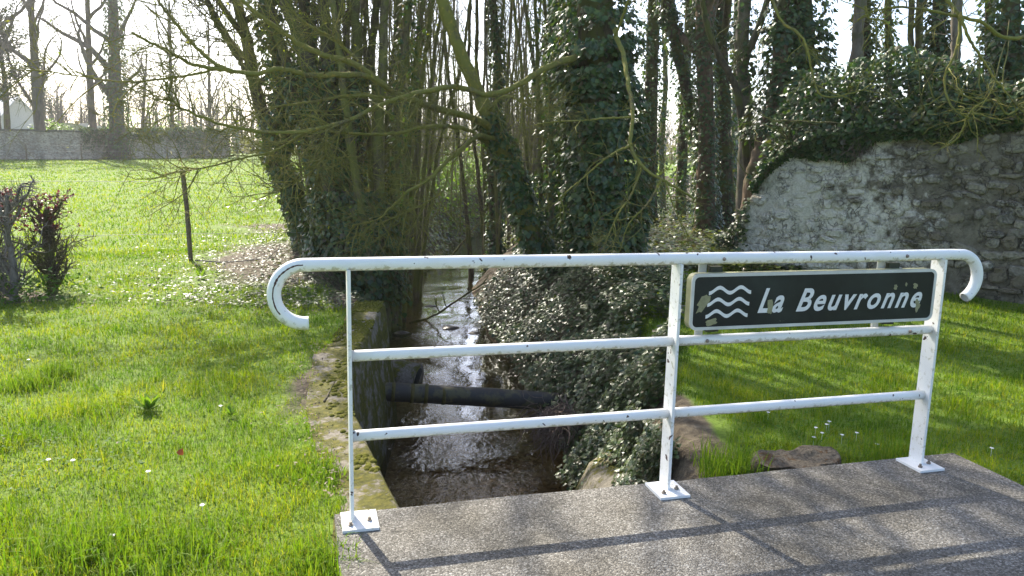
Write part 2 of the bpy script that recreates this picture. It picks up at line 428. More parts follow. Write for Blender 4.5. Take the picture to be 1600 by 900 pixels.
def mk_farwall():
    t = NT('far_rubble_wall'); p = t.pos((1.0, 1.0, 1.7)); v = t.n('ShaderNodeTexVoronoi', {'Vector': p, 'Scale': 8.0})
    sep = t.n('ShaderNodeSeparateColor', {'Color': v.outputs['Color']}).outputs[0]
    c = t.ramp(sep, [(0.0, (.25, .20, .15)), (0.5, (.44, .36, .28)), (1.0, (.58, .52, .43))])
    n = t.noise(t.pos((1, 1, .5)), 0.9, 5, 0.65)
    c = t.mix(t.ramp(n, [(0.45, 0.0), (0.65, 0.6)]), c, (.15, .135, .115))
    return t.done(t.pbr(c, 0.9, t.bump(v.outputs['Distance'], 0.8, 0.06), 0.2))
M['far_wall'] = mk_farwall()
def mk_bed():
    pass
def mk_water():
    t = NT('stream_water'); p = t.pos((1.0, 0.55, 1.0))
    a = t.noise(p, 6.0, 3, 0.6, 0.7); b = t.noise(p, 20.0, 3, 0.6, 0.5); cc = t.noise(t.pos(), 0.55, 3, 0.5)
    rough = t.ramp(cc, [(0.40, 0.15), (0.60, 1.0)])
    h = t.math('MULTIPLY', t.math('ADD', t.math('MULTIPLY', a, 1.0), t.math('MULTIPLY', b, 0.35)), rough)
    nm = t.bump(h, 0.7, 0.022)
    fr = t.n('ShaderNodeFresnel', {'IOR': 1.38, 'Normal': nm}).outputs[0]
    gl = t.n('ShaderNodeBsdfGlossy', {'Color': (1, 1, 1, 1), 'Roughness': 0.03, 'Normal': nm}).outputs[0]
    tr = t.n('ShaderNodeBsdfTransparent', {'Color': (.70, .63, .48, 1)}).outputs[0]
    return t.done(t.n('ShaderNodeMixShader', {0: t.math('MINIMUM', t.math('MULTIPLY', fr, 1.8), 1.0), 1: tr, 2: gl}).outputs[0])
M['water'] = mk_water()

# ------------------------------------------------------------------ terrain
RA = math.atan2(.76, 2.79)                      # the bridge edge's direction
RO = np.array([-.66, 3.05, 0.0])
UU = np.array([math.cos(RA), math.sin(RA), 0]); VV = np.array([-math.sin(RA), math.cos(RA), 0])
def to_local(x, y):
    return (x - RO[0]) * UU[0] + (y - RO[1]) * UU[1], (x - RO[0]) * VV[0] + (y - RO[1]) * VV[1]
WZ = -1.2
_ly = [-30, -6, 3.1, 3.23, 3.81, 4.38, 4.86, 5.81, 7.5, 8.2, 9, 12.4, 14.8, 19, 23, 27, 34, 60, 120, 300]
_lx = [9, 1.9, -.46, -.48, -.69, -.9, -1.04, -1.24, -1.27, -1.35, -1.5, -2.05, -2.1, -1.9, -1.75, -.9, 2.5, 17, 60, 190]
_ry = [-30, -6, 3.2, 5.97, 7.28, 9.84, 12.08, 15.64, 19, 22.5, 26, 33, 60, 120, 300]
_rx = [10.5, 3.2, .66, .51, .35, -.06, -.61, -.95, -.5, -.55, .5, 3.8, 18.5, 62, 192]
def xl(Y): return np.interp(Y, _ly, _lx)
def xr(Y): return np.interp(Y, _ry, _rx)
def level_left(X, Y):
    return -0.045 + 0.40 * sstep(9, 55, Y) + 0.55 * sstep(52, 80, Y) + 0.05 * noise2(X, Y, 0.5, 1) * sstep(4, 9, Y) + 0.035 * noise2(X, Y, 1.9, 2) * sstep(3, 5, Y + np.abs(X))
def level_right(X, Y):
    return -0.10 - 0.06 * sstep(4.5, 9, Y) + 0.5 * sstep(20, 70, Y) + 0.06 * noise2(X, Y, 0.45, 3) * sstep(5, 9, Y) + 0.03 * noise2(X, Y, 2.1, 4)
def hgt(X, Y):
    X = np.asarray(X, float); Y = np.asarray(Y, float)
    a = xl(Y); b = xr(Y)
    bed = -1.36 + 0.14 * noise2(X, Y, 1.1, 5) + 0.05 * noise2(X, Y, 4.5, 6)
    L = level_left(X, Y); R = level_right(X, Y)
    wl = np.where(Y < 7.7, 0.12, 0.12 + 0.75 * sstep(7.7, 9.5, Y))
    tl = sstep(0, 1, (a - 0.08 - X) / wl)
    zl = bed + (L - bed) * tl
    wr = 0.35 + 0.85 * sstep(3.6, 7.5, Y)
    tr = np.clip((X - b) / wr, 0, 1); tr = np.where(tr < 1, tr ** 0.8, 1)
    mound = 0.16 * np.exp(-(((X - 1.1) / 0.75) ** 2 + ((Y - 9.6) / 2.6) ** 2))
    zr = bed + (R - bed) * (0.5 * tr + 0.5 * tr * tr * (3 - 2 * tr)) + mound
    mid = (a + b) / 2
    return np.where(X < mid, zl, zr)
def soil_at(X, Y):
    a = xl(Y); b = xr(Y)
    s = np.zeros_like(X)
    nearw = sstep(8.2, 7.2, Y)
    s = np.maximum(s, sstep(a - 0.9 + .6 * nearw, a - 0.35 + .25 * nearw, X) * sstep(b + .85 + 1.6 * sstep(7, 11, Y), b + 0.5, X))
    s = np.maximum(s, 0.95 * np.exp(-(((X + 3.1 + 0.25 * (Y - 10)) / 1.25) ** 2 + ((Y - 11) / 2.6) ** 2)))      # worn bank under the trees
    s = np.maximum(s, 0.7 * np.exp(-(((X + 4.6) / 1.6) ** 2 + ((Y - 15.5) / 1.6) ** 2)))
    s = np.maximum(s, 0.9 * sstep(12.2, 13.5, Y) * sstep(-2.6, -1.2, X - a) * sstep(30, 20, X))               # woodland floor
    s = np.maximum(s, 0.95 * np.exp(-(((X + 5.4) / 0.8) ** 2 + ((Y - 7.9) / 0.55) ** 2)))                        # under the hedge
    s = np.maximum(s, 0.75 * np.exp(-(((X + 1.35) / 0.28) ** 2 + ((Y - 5.3) / 1.3) ** 2)))
    return s
def axis(lo, f0, f1, hi, fine, gr):
    mid = np.arange(f0, f1, fine); out = [mid]
    p, s, r = f0, fine, []
    while p > lo: s *= gr; p -= s; r.append(p)
    l = r[::-1]; p, s, r = mid[-1], fine, []
    while p < hi: s *= gr; p += s; r.append(p)
    return np.concatenate([l, mid, r])
gx = axis(-260, -6, 7, 260, 0.085, 1.09); gy = axis(-30, 2.2, 15, 420, 0.09, 1.07)
GX, GY = np.meshgrid(gx, gy)
GZ = hgt(GX, GY)
mb = MB()
ni, nj = GX.shape
idx = np.arange(ni * nj).reshape(ni, nj)
mb.add(np.stack([GX, GY, GZ], -1).reshape(-1, 3), np.stack([idx[:-1, :-1], idx[:-1, 1:], idx[1:, 1:], idx[1:, :-1]], -1).reshape(-1, 4))
g_me = mb.mesh('ground', M['ground'], True)
at_ = g_me.attributes.new('soil', 'FLOAT', 'POINT')
at_.data.foreach_set('value', soil_at(GX, GY).astype(np.float32).ravel())
obj('ground', g_me, kind='structure')

# stream
mb = MB()
wy = np.concatenate([np.arange(-5, 16, 0.12), np.arange(16, 60, 0.5)])
t_ = np.linspace(0, 1, 22)
A = xl(wy) - 0.45; B = xr(wy) + 0.35
WX = A[:, None] + (B - A)[:, None] * t_[None, :]; WY = np.repeat(wy[:, None], 22, 1)
Wz = WZ + 0.018 * noise2(WX, WY, 2.3, 8) + 0.010 * noise2(WX, WY, 6.1, 9) - 0.05 * sstep(6.3, 5.7, WY)
idx = np.arange(WX.size).reshape(WX.shape)
mb.add(np.stack([WX, WY, Wz], -1).reshape(-1, 3), np.stack([idx[:-1, :-1], idx[:-1, 1:], idx[1:, 1:], idx[1:, :-1]], -1).reshape(-1, 4))
mb.build('stream_water', M['water'], smooth=True, kind='structure')

# bridge deck: its edge carries the railing
mb = MB()
def deck_pt(u, v, z): return RO + UU * u + VV * v + np.array([0, 0, z])
us = np.linspace(-0.07, 3.21, 60)
edge = 0.012 * np.array([noise2(k, 0, 5.0, 12) for k in us]) + 0.02 * np.array([noise2(k, 3, 1.2, 13) for k in us])
ring = []
for u, e in zip(us, edge):
    ring.append([deck_pt(u, -6.5, 0.0), deck_pt(u, 0.075 + e, 0.0), deck_pt(u, 0.095 + e, -0.012), deck_pt(u, 0.10 + e, -0.26), deck_pt(u, -6.5, -0.26)])
ring = np.array(ring); n_, k_ = ring.shape[:2]
idx = np.arange(n_ * k_).reshape(n_, k_)
fq = [(idx[i, j], idx[i + 1, j], idx[i + 1, (j + 1) % k_], idx[i, (j + 1) % k_]) for i in range(n_ - 1) for j in range(k_)]
mb.add(ring.reshape(-1, 3), fq)
mb.f.append(np.array([idx[0][::1]])); mb.f.append(np.array([idx[-1][::-1]]))
obj('bridge_deck', mb.mesh('bridge_deck', M['deck']), kind='structure')

# ------------------------------------------------------------------ bridge railing
rail = thing('bridge_railing', 'white tubular steel railing with hooked ends bolted to the bridge deck', 'railing', RO, RA)
def hollow_tube(name, path, r, mat, parent, ref=(0, 1, 0), sides=24, wall=0.004):
    mb = MB(); P = np.array(path)
    tubes(mb, P, np.full(len(P), r), sides, ref, caps=False)
    n0 = mb.n
    tubes(mb, P[::-1], np.full(len(P), r - wall), sides, ref, caps=False)
    V = np.concatenate(mb.v); K = len(P)
    for o_end, target in ((0, P[0]), ((K - 1) * sides, P[-1])):
        ob = V[o_end:o_end + sides]; ring_in = V[n0 + (K * sides - sides - o_end):n0 + (K * sides - o_end)]
        # match each outer vertex with the closest inner vertex
        jj = [int(np.argmin(np.linalg.norm(ring_in - q, axis=1))) for q in ob]
        st = n0 + (K * sides - sides - o_end)
        mb.f.append(np.array([(o_end + i, o_end + (i + 1) % sides, st + jj[(i + 1) % sides], st + jj[i]) for i in range(sides)]))
    return mb.build(name, mat, parent, True)
PX = (0.0, 1.455, 2.892)
ZT, ZM, ZL = 1.10, 0.72, 0.375
HR = 0.118
path = []
for a in np.linspace(math.radians(186), 0, 26):     # left hook
    path.append((-0.17 - HR * math.sin(a), 0, ZT - HR + HR * math.cos(a)))
for x in np.linspace(-0.10, 2.95, 40): path.append((x, 0, ZT - 0.004 * noise2(x, 0, 2.0, 3)))
for a in np.linspace(0, math.radians(152), 24)[1:]:   # right hook
    path.append((3.02 + HR * math.sin(a), 0, ZT - HR + HR * math.cos(a)))
tr_ = hollow_tube('top_rail', path, 0.0275, M['paint'], rail)
mb = MB()                                       # rust crack along the left hook
ang = np.linspace(math.radians(2), math.radians(128), 70)
for i in range(len(ang) - 1):
    w = 0.0022 + 0.004 * abs(noise2(i * 0.37, 0.0, 1.0, 5)) * (0.4 + 1.2 * math.sin(math.pi * i / 70))
    q = []
    for a, s in ((ang[i], -1), (ang[i], 1), (ang[i + 1], 1), (ang[i + 1], -1)):
        off = 0.004 * noise2(a * 9, 1.0, 1.0, 6)
        c = np.array([-0.17 - HR * math.sin(a), 0, ZT - HR + HR * math.cos(a)]); rad = np.array([-math.sin(a), 0, math.cos(a)])
        th = math.radians(8) + (s * w + off) / 0.0275
        d = rad * math.sin(th) + np.array([0, -1, 0]) * math.cos(th)
        q.append(c + d * 0.0279)
    mb.add(q, [(0, 1, 2, 3)])
mb.build('rust_crack', M['rust'], tr_)
for (x0, x1) in ((PX[0] + .008, PX[1] - .008), (PX[1] + .008, PX[2] - .008)):
    for z, mt in ((ZM, 'paint' if x0 < 1 else 'paint_dirty'), (ZL, 'paint')):
        mb = MB(); xs = np.linspace(x0, x1, 12)
        tubes(mb, np.stack([xs, 0 * xs, z + 0 * xs], -1), np.full(12, 0.0235), 20, (0, 1, 0))
        mb.build('lower_rail' if z == ZL else 'middle_rail', M[mt], rail, True)
for i, x in enumerate(PX):
    mb = MB(); box(mb, x - .007, x + .007, -.045, .042, 0.004, ZT - .02)
    mb.build('post', M['paint_dirty'], rail)
    px0 = x - (.045 if i == 0 else .075)
    y1 = 0.055; y0 = -0.115
    mb = MB(); box(mb, px0, px0 + .15, y0, y1, 0.001, 0.013)
    pl = mb.build('base_plate', M['paint'], rail)
    for bx_, by_ in ((px0 + .035, y0 + .04), (px0 + .115, y0 + .07)):
        mb = MB(); tubes(mb, np.array([(bx_, by_, .013), (bx_, by_, .021)]), np.array([.011, .011]), 6, (1, 0, 0))
        tubes(mb, np.array([(bx_, by_, .021), (bx_, by_, .031)]), np.array([.006, .006]), 8, (1, 0, 0))
        mb.build('anchor_bolt', M['bolt'], pl, False)
for x, z, big in ((1.673, 1.10, 1), (2.672, 1.10, 1), (1.615, .72, 1), (2.74, .72, 1)):
    mb = MB(); r = .009
    tubes(mb, np.array([(x, -.0265, z), (x, -.033, z), (x, -.037, z)]), np.array([r, r * .8, r * .3]), 10, (0, 0, 1))
    mb.build('bolt_head', M['bolt'], rail, True)

# ------------------------------------------------------------------ river name sign
sg = thing('river_sign', 'black enamel river name sign with white waves and lettering bolted to the railing', 'sign', RO, RA)
SX0, SX1, SZ0, SZ1, RD = 1.505, 2.835, 0.780, 1.037, 0.035
def rrect(x0, x1, z0, z1, r, n=7):
    pts = []
    for cx, cz, a0 in ((x1 - r, z1 - r, 0), (x0 + r, z1 - r, 90), (x0 + r, z0 + r, 180), (x1 - r, z0 + r, 270)):
        for k in range(n):
            a = math.radians(a0 + 90 * k / (n - 1)); pts.append((cx + r * math.cos(a), cz + r * math.sin(a)))
    return np.array(pts)
def prism(mb, o2, y0, y1):
    n = len(o2); V = [(x, y0, z) for x, z in o2] + [(x, y1, z) for x, z in o2]
    mb.add(V, [(i, (i + 1) % n, n + (i + 1) % n, n + i) for i in range(n)])
    mb.f.append(np.array([list(range(n))[::-1]]) + mb.n - 2 * n); mb.f.append(np.array([list(range(n, 2 * n))]) + mb.n - 2 * n)
YF = -0.052                                     # front of the sign face
mb = MB(); prism(mb, rrect(SX0, SX1, SZ0, SZ1, RD), YF + 0.001, YF + 0.05); mb.build('sign_box', M['sign_side'], sg)
mb = MB()
oo = rrect(SX0 - .001, SX1 + .001, SZ0 - .001, SZ1 + .001, RD); inn = rrect(SX0 + .013, SX1 - .013, SZ0 + .013, SZ1 - .013, RD - .012)
n = len(oo)
V = [(x, YF - .003, z) for x, z in oo] + [(x, YF - .003, z) for x, z in inn] + [(x, YF + .006, z) for x, z in oo] + [(x, YF + .0005, z) for x, z in inn]
mb.add(V, [(i, n + i, n + (i + 1) % n, (i + 1) % n) for i in range(n)] + [(2 * n + i, i, (i + 1) % n, 2 * n + (i + 1) % n) for i in range(n)] + [(n + i, 3 * n + i, 3 * n + (i + 1) % n, n + (i + 1) % n) for i in range(n)])
mb.build('white_border', M['sign_rim'], sg)
mb = MB(); ii = rrect(SX0 + .011, SX1 - .011, SZ0 + .011, SZ1 - .011, RD - .010); prism(mb, ii, YF, YF + .004); mb.build('face_panel', M['sign_black'], sg)
for zc in (0.965, 0.911, 0.857):
    x = np.linspace(0, 1, 41); cx = 1.592 + x * 0.215 - (0.965 - zc) * 0.09
    z = zc - 0.004 - 0.0125 * np.cos(x * 4 * math.pi) * np.where((x < .02) | (x > .98), 1, 1) + 0.004 * x * 0
    hw = 0.0085
    mb = MB(); V = [(a, YF - .0014, b - hw) for a, b in zip(cx, z)] + [(a, YF - .0014, b + hw) for a, b in zip(cx, z)]
    mb.add(V, [(i, i + 1, 42 + i, 41 + i) for i in range(40)]); mb.build('wave_mark', M['sign_white'], sg)
def word(txt, x0, x1, z0, h):
    cu = bpy.data.curves.new('tmp_text', 'FONT'); cu.body = txt; cu.size = 1.0; cu.offset = 0.022; cu.shear = 0.42; cu.resolution_u = 6; cu.space_character = 1.22
    ob = bpy.data.objects.new('tmp_text', cu); COL.objects.link(ob)
    dg = bpy.context.evaluated_depsgraph_get(); me = bpy.data.meshes.new_from_object(ob.evaluated_get(dg))
    bpy.data.objects.remove(ob); bpy.data.curves.remove(cu)
    co = np.empty(len(me.vertices) * 3, np.float32); me.vertices.foreach_get('co', co); co = co.reshape(-1, 3)
    xm, xM = co[:, 0].min(), co[:, 0].max(); zM = co[:, 1].max(); zm = 0.0
    new = np.stack([x0 + (co[:, 0] - xm) / (xM - xm) * (x1 - x0), np.full(len(co), YF - .0016), z0 + (co[:, 1] - zm) / (zM - zm) * h], -1)
    me.vertices.foreach_set('co', new.astype(np.float32).ravel()); me.materials.clear(); me.materials.append(M['sign_white']); me.update()
    return obj('lettering', me, sg)
word('La', 1.848, 1.985, 0.853, 0.112)
word('Beuvronne', 2.052, 2.762, 0.853, 0.106)
for cx, cz, sx, szz, rot in ((1.565, .905, .022, .045, -.5), (1.912, .873, .017, .040, .1), (1.615, .815, .03, .016, .2), (2.60, .955, .010, .014, 0), (2.66, .965, .006, .010, 0), (2.715, .955, .012, .014, .4), (2.74, .86, .014, .03, 0)):
    a = np.linspace(0, 2 * math.pi, 15)[:-1]; rr = 1 + 0.22 * rng.normal(0, 1, 14).clip(-1.5, 1.5)
    ex = np.cos(a) * sx * rr; ez = np.sin(a) * szz * rr
    mb = MB(); V = [(cx + p * math.cos(rot) - q * math.sin(rot), YF - .0022, cz + p * math.sin(rot) + q * math.cos(rot)) for p, q in zip(ex, ez)]
    mb.add(V, [list(range(14))]); mb.build('lichen_patch', M['leafstain'], sg)
for x in (1.60, 2.575):
    mb = MB(); box(mb, x - .02, x + .02, .03, .036, .705, 1.11); mb.build('mounting_bar', M['sign_rim'], sg)
    for zc0, zc1 in ((1.02, 1.062), (.755, .79)):
        mb = MB(); box(mb, x + .025, x + .085, .002, .0285, zc0, zc1); mb.build('clamp', M['clamp'], sg)

# ------------------------------------------------------------------ stream masonry, pipes, stones
lw = thing('retaining_wall', 'mossy old concrete retaining wall along the stream by the grass', 'wall')
ys = np.concatenate([np.linspace(2.4, 7.75, 60)])
top = -0.03 + 0.02 * noise2(ys, 0 * ys, 3, 20) + 0.06 * sstep(6.9, 7.2, ys)
mb = MB(); rows = []
for y, z in zip(ys, top):
    e = xl(y) + 0.025 * noise2(y, 5.0, 4.0, 21)
    w = 0.30
    rows.append([(e - w, y, z - .35), (e - w, y, z - .01), (e - .025, y, z), (e, y, z - .03), (e + .03 + .02 * noise2(y, 1.0, 5, 22), y, z - .35), (e + .09 + .03 * noise2(y, 1.0, 5, 23), y, z - .75), (e + .14, y, -1.6), (e - w, y, -1.6)])
rows = np.array(rows); n_, k_ = rows.shape[:2]; idx = np.arange(n_ * k_).reshape(n_, k_)
mb.add(rows.reshape(-1, 3), [(idx[i, j], idx[i + 1, j], idx[i + 1, (j + 1) % k_], idx[i, (j + 1) % k_]) for i in range(n_ - 1) for j in range(k_)])
mb.f.append(np.array([idx[-1]])); mb.f.append(np.array([idx[0][::-1]]))
mb.build('wall_body', M['old_concrete'], lw, True)
def blob(mb, c, r, n=10, m_=7, flat=0.5, seed=0, rz=0.0):
    a = np.arange(n) / n * 2 * math.pi; b = np.linspace(-math.pi / 2, math.pi / 2, m_)
    A_, B_ = np.meshgrid(a, b); d = np.stack([np.cos(B_) * np.cos(A_), np.cos(B_) * np.sin(A_), np.sin(B_)], -1)
    k = 1 + 0.5 * noise2(d[..., 0] * 1.3 + 9 * seed, d[..., 1] * 1.3 + d[..., 2], 1.0, seed)
    k[0] = k[0].mean(); k[-1] = k[-1].mean()
    P = d * k[..., None] * np.asarray(r)
    P = np.stack([P[..., 0] * math.cos(rz) - P[..., 1] * math.sin(rz), P[..., 0] * math.sin(rz) + P[..., 1] * math.cos(rz), P[..., 2]], -1) + np.asarray(c)
    idx = np.arange(n * m_).reshape(m_, n); j = np.arange(n); j2 = (j + 1) % n
    mb.add(P.reshape(-1, 3), np.concatenate([np.stack([idx[i, j], idx[i, j2], idx[i + 1, j2], idx[i + 1, j]], -1) for i in range(m_ - 1)]))
mb = MB(); n = 1500
for k in range(n):
    y = rng.uniform(3.3, 7.7) if k < 800 else rng.uniform(6.3, 7.75); e = xl(y); off = abs(rng.normal(0, .06)) if k < 800 else rng.uniform(0, .28); q = rng.uniform(.006, .022)
    if noise2(y, off, 5.0, 19) < -.12: continue
    blob(mb, (e - .02 - off, y, np.interp(y, ys, top) - .004), (q, q * 1.3, q * .6), 6, 5, seed=k % 40)
mb.build('moss', M['moss'], lw, True, kind='stuff')

pp = thing('stream_pipe', 'black plastic pipe spanning the stream between its banks', 'pipe')
pa, pb = at(585, 611, 7.15), at(905, 630, 7.45)
mb = MB(); P = spline([pa, (pa + pb) / 2 + np.array([0, 0, .004]), pb], 24); tubes(mb, P, np.full(24, .092) + .002 * rng.normal(0, 1, 24), 20); mb.build('pipe_run', M['pipe'], pp, True)
for t in (0.08, 0.17, 0.235, 0.32):
    mb = MB(); c = pa + (pb - pa) * t; d = unit(pb - pa); tubes(mb, np.array([c, c + d * .035]), np.array([.0955, .0955]), 20); mb.build('pipe_band', plain('pipe_band', (.10, .085, .02), .8), pp, True)
op = thing('drain_outfall', 'short mossy concrete drain pipe end behind the black pipe', 'drain pipe')
c0 = at(640, 590, 7.95); mb = MB()
tubes(mb, np.array([c0 + (-.55, .1, .02), c0 + (-.2, .04, .01), c0 + (.09, -.03, -.02)]), np.array([.19, .19, .18]), 22); mb.build('pipe_shell', M['moss_stone'], op, True)
mb = MB(); tubes(mb, np.array([c0 + (.088, -.03, -.02), c0 + (.094, -.031, -.021)]), np.array([.135, .135]), 20); mb.build('pipe_mouth_shade', plain('mouth_shade', (.02, .018, .014), .9), op, True)  # near-black disc paints the shade inside the pipe's open end

ww = thing('wing_wall', 'pale worn concrete wing wall under ivy beside the bridge deck', 'wall')
mb = MB(); rows = []
for k in range(16):
    t = k / 15; x = .70 - .02 * t; y = 3.45 + 1.75 * t ** .9; zt = -.36 - .18 * t + .05 * noise2(k, 2.0, .6, 33)
    rows.append([(x - .26, y - .02, -1.5), (x - .20, y, zt - .30), (x - .11 + .02 * noise2(k, 0, .7, 31), y, zt - .08), (x, y, zt), (x + .18, y, zt - .02), (x + .2, y, -1.5)])
rows = np.array(rows); n_, k_ = rows.shape[:2]; idx = np.arange(n_ * k_).reshape(n_, k_)
mb.add(rows.reshape(-1, 3), [(idx[i, j], idx[i, (j + 1) % k_], idx[i + 1, (j + 1) % k_], idx[i + 1, j]) for i in range(n_ - 1) for j in range(k_)])
mb.f.append(np.array([idx[-1]])); mb.f.append(np.array([idx[0][::-1]])); mb.build('wall_body', M['wing_concrete'], ww, True)

def stone(name, label, c, r, mat, seed, group=None, rz=0.0, cat='stone'):
    mb = MB(); blob(mb, (0, 0, 0), r, 14, 9, seed=seed, rz=rz)
    o = mb.build(name, mat, None, True, label=label, category=cat)
    o.location = tuple(float(k) for k in c)
    if group: o['group'] = group
    return o
ms = thing('kerb_stone', 'rough stone block topped with rusty red moss at the deck edge', 'stone')
cs = deck_pt(2.42, .30, -.02) * 0 + np.array([1.60, 4.05, -.06])
cs = np.array([1.56, 3.90, -.075])
mb = MB(); blob(mb, cs, (.25, .15, .17), 40, 25, seed=4, rz=RA)
V = mb.v[0]; V[:, 2] = np.minimum(V[:, 2], cs[2] + .065 + .03 * noise2(V[:, 0], V[:, 1], 9, 3) + .025 * noise2(V[:, 0], V[:, 1], 30, 5)); V[:, :2] += .03 * np.stack([noise2(V[:, 2], V[:, 1], 14, 6), noise2(V[:, 2], V[:, 0], 14, 7)], -1); mb.build('block', M['red_moss_stone'], ms, True)
for k, (px_, py_, r, lb) in enumerate(((672, 478, .11, 'small brown stone in the stream by the shaded bank'), (705, 512, .13, 'dark wet stone breaking the water at the ivy bank'), (742, 520, .10, 'flat dark stone lying against the ivy bank'), (752, 594, .07, 'little dark stone in the riffle behind the black pipe'), (628, 520, .12, 'rounded tan stone at the foot of the retaining wall'))):
    c = gp(px_, py_, WZ); stone('river_stone', lb, (c[0], c[1], WZ - .02), (r * 1.25, r, r * .42), M['wet_stone'], 20 + k)

# ------------------------------------------------------------------ stone wall on the lawn
WA = np.array([3.55, 12.55]); WB = np.array([6.36, 9.39]); wd = (WB - WA) / np.linalg.norm(WB - WA); wn_ = np.array([wd[1], -wd[0]])
if wn_[1] > 0: wn_ = -wn_
WL = 8.0
wall_t = thing('stone_wall', 'old rubble stone wall with flaking white limewash and ivy on top', 'wall')
def wtop(s): return np.interp(s, [0, .25, .55, .95, 1.5, 2.6, 4.2, 8], [.35, .85, 1.35, 1.75, 1.95, 2.05, 2.12, 2.2]) + .05 * noise2(s, 0 * np.asarray(s), 3.3, 40)
def wp(s, off, z):
    s = np.asarray(s); return np.stack([WA[0] + wd[0] * s + wn_[0] * off, WA[1] + wd[1] * s + wn_[1] * off, z + 0 * s], -1)
mb = MB(); S = np.linspace(0, WL, 120); nh = 26; rows = []
for s in S:
    h = wtop(s); col = []
    for k in range(nh):
        z = -.4 + (h + .4) * k / (nh - 1); off = .03 * noise2(s, z, 2.2, 41) + .016 * noise2(s, z, 7, 42)
        col.append(wp(s, off, z))
    col.append(wp(s, -.45, h)); col.append(wp(s, -.45, -.4)); rows.append(col)
rows = np.array(rows); n_, k_ = rows.shape[:2]; idx = np.arange(n_ * k_).reshape(n_, k_)
mb.add(rows.reshape(-1, 3), [(idx[i, j], idx[i + 1, j], idx[i + 1, (j + 1) % k_], idx[i, (j + 1) % k_]) for i in range(n_ - 1) for j in range(k_)])
mb.f.append(np.array([idx[-1]])); mb.f.append(np.array([idx[0][::-1]])); mb.build('mortar_core', M['wall_mortar'], wall_t, True)
stone_mesh = []
for k in range(12):
    r_ = np.random.default_rng(100 + k); n = 9
    a = np.arange(n) / n * 2 * math.pi + r_.normal(0, .12, n)
    ca, sa = np.cos(a), np.sin(a); sq = 0.5 / np.maximum(np.abs(ca), np.abs(sa)) * 0.55 + 0.5 * 0.5
    o2 = np.stack([ca * sq, sa * sq], -1) * (1 + r_.normal(0, .08, (n, 1)))
    V = [(x, 0, z) for x, z in o2] + [(x * .93, .75 + r_.normal(0, .06), z * .93) for x, z in o2] + [(x * .62, 1 + r_.normal(0, .08), z * .62) for x, z in o2]
    mb = MB(); j = np.arange(n); j2 = (j + 1) % n
    mb.add(V, np.concatenate([np.stack([j, n + j, n + j2, j2], -1), np.stack([n + j, 2 * n + j, 2 * n + j2, n + j2], -1)])); mb.f.append(np.array([list(range(2 * n, 3 * n))[::-1]]))
    stone_mesh.append(mb.mesh('stone', M['wall_stone'], False))
rest = MB(); cand = []
z = -.06; row = 0
while z < 2.2:
    hrow = rng.uniform(.075, .17); s = rng.uniform(0, .1)
    while s < WL:
        l = rng.uniform(.08, .30) * (1.2 if rng.random() < .2 else 1)
        hh = hrow * rng.uniform(.65, 1.2); sc_ = s + l / 2; zc = z + hrow / 2 + rng.normal(0, .03)
        if zc + hh * .4 < wtop(sc_): cand.append((sc_, zc, l * rng.uniform(.86, 1.0), hh))
        s += l
    z += hrow * .98; row += 1
cand = [c for c in cand]
order = sorted(range(len(cand)), key=lambda i: cand[i][0])
ang_w = math.atan2(wd[1], wd[0])
placed = 0
for i in order:
    s, zc, l, hh = cand[i]
    x_ = WA[0] + wd[0] * s
    bare = sstep(3.4, 4.6, s) + .5 * sstep(.7, .1, zc) + .6 * noise2(s, zc, 1.4, 44)
    if rng.random() < (.45 if bare < .15 else .12): continue          # still hidden under the limewash
    proud = rng.uniform(.028, .06) + .03 * max(0, min(1, bare))
    if placed < 298 and s < 4.9:
        o = obj('stone', stone_mesh[int(rng.integers(12))], wall_t)
        o.matrix_local = Matrix.Translation(Vector(wp(s, -.012, zc).tolist())) @ Matrix.Rotation(ang_w + math.pi, 4, 'Z') @ Matrix.Rotation(rng.normal(0, .17), 4, 'Y') @ Matrix.Diagonal((l, proud, hh, 1))
        placed += 1
    else:
        me = stone_mesh[int(rng.integers(12))]; n = len(me.vertices); co = np.empty(n * 3, np.float32); me.vertices.foreach_get('co', co); co = co.reshape(-1, 3) * (l, proud, hh)
        W = np.stack([-wd[0] * co[:, 0] + wn_[0] * co[:, 1], -wd[1] * co[:, 0] + wn_[1] * co[:, 1], co[:, 2]], -1) + wp(s, -.012, zc)
        st = rest.n; j = np.arange(9); j2 = (j + 1) % 9
        rest.add(W, np.concatenate([np.stack([j, 9 + j, 9 + j2, j2], -1), np.stack([9 + j, 18 + j, 18 + j2, 9 + j2], -1)])); rest.f.append(np.array([list(range(18, 27))[::-1]]) + st)
rest.build('small_stones', M['wall_stone'], wall_t, kind='stuff')


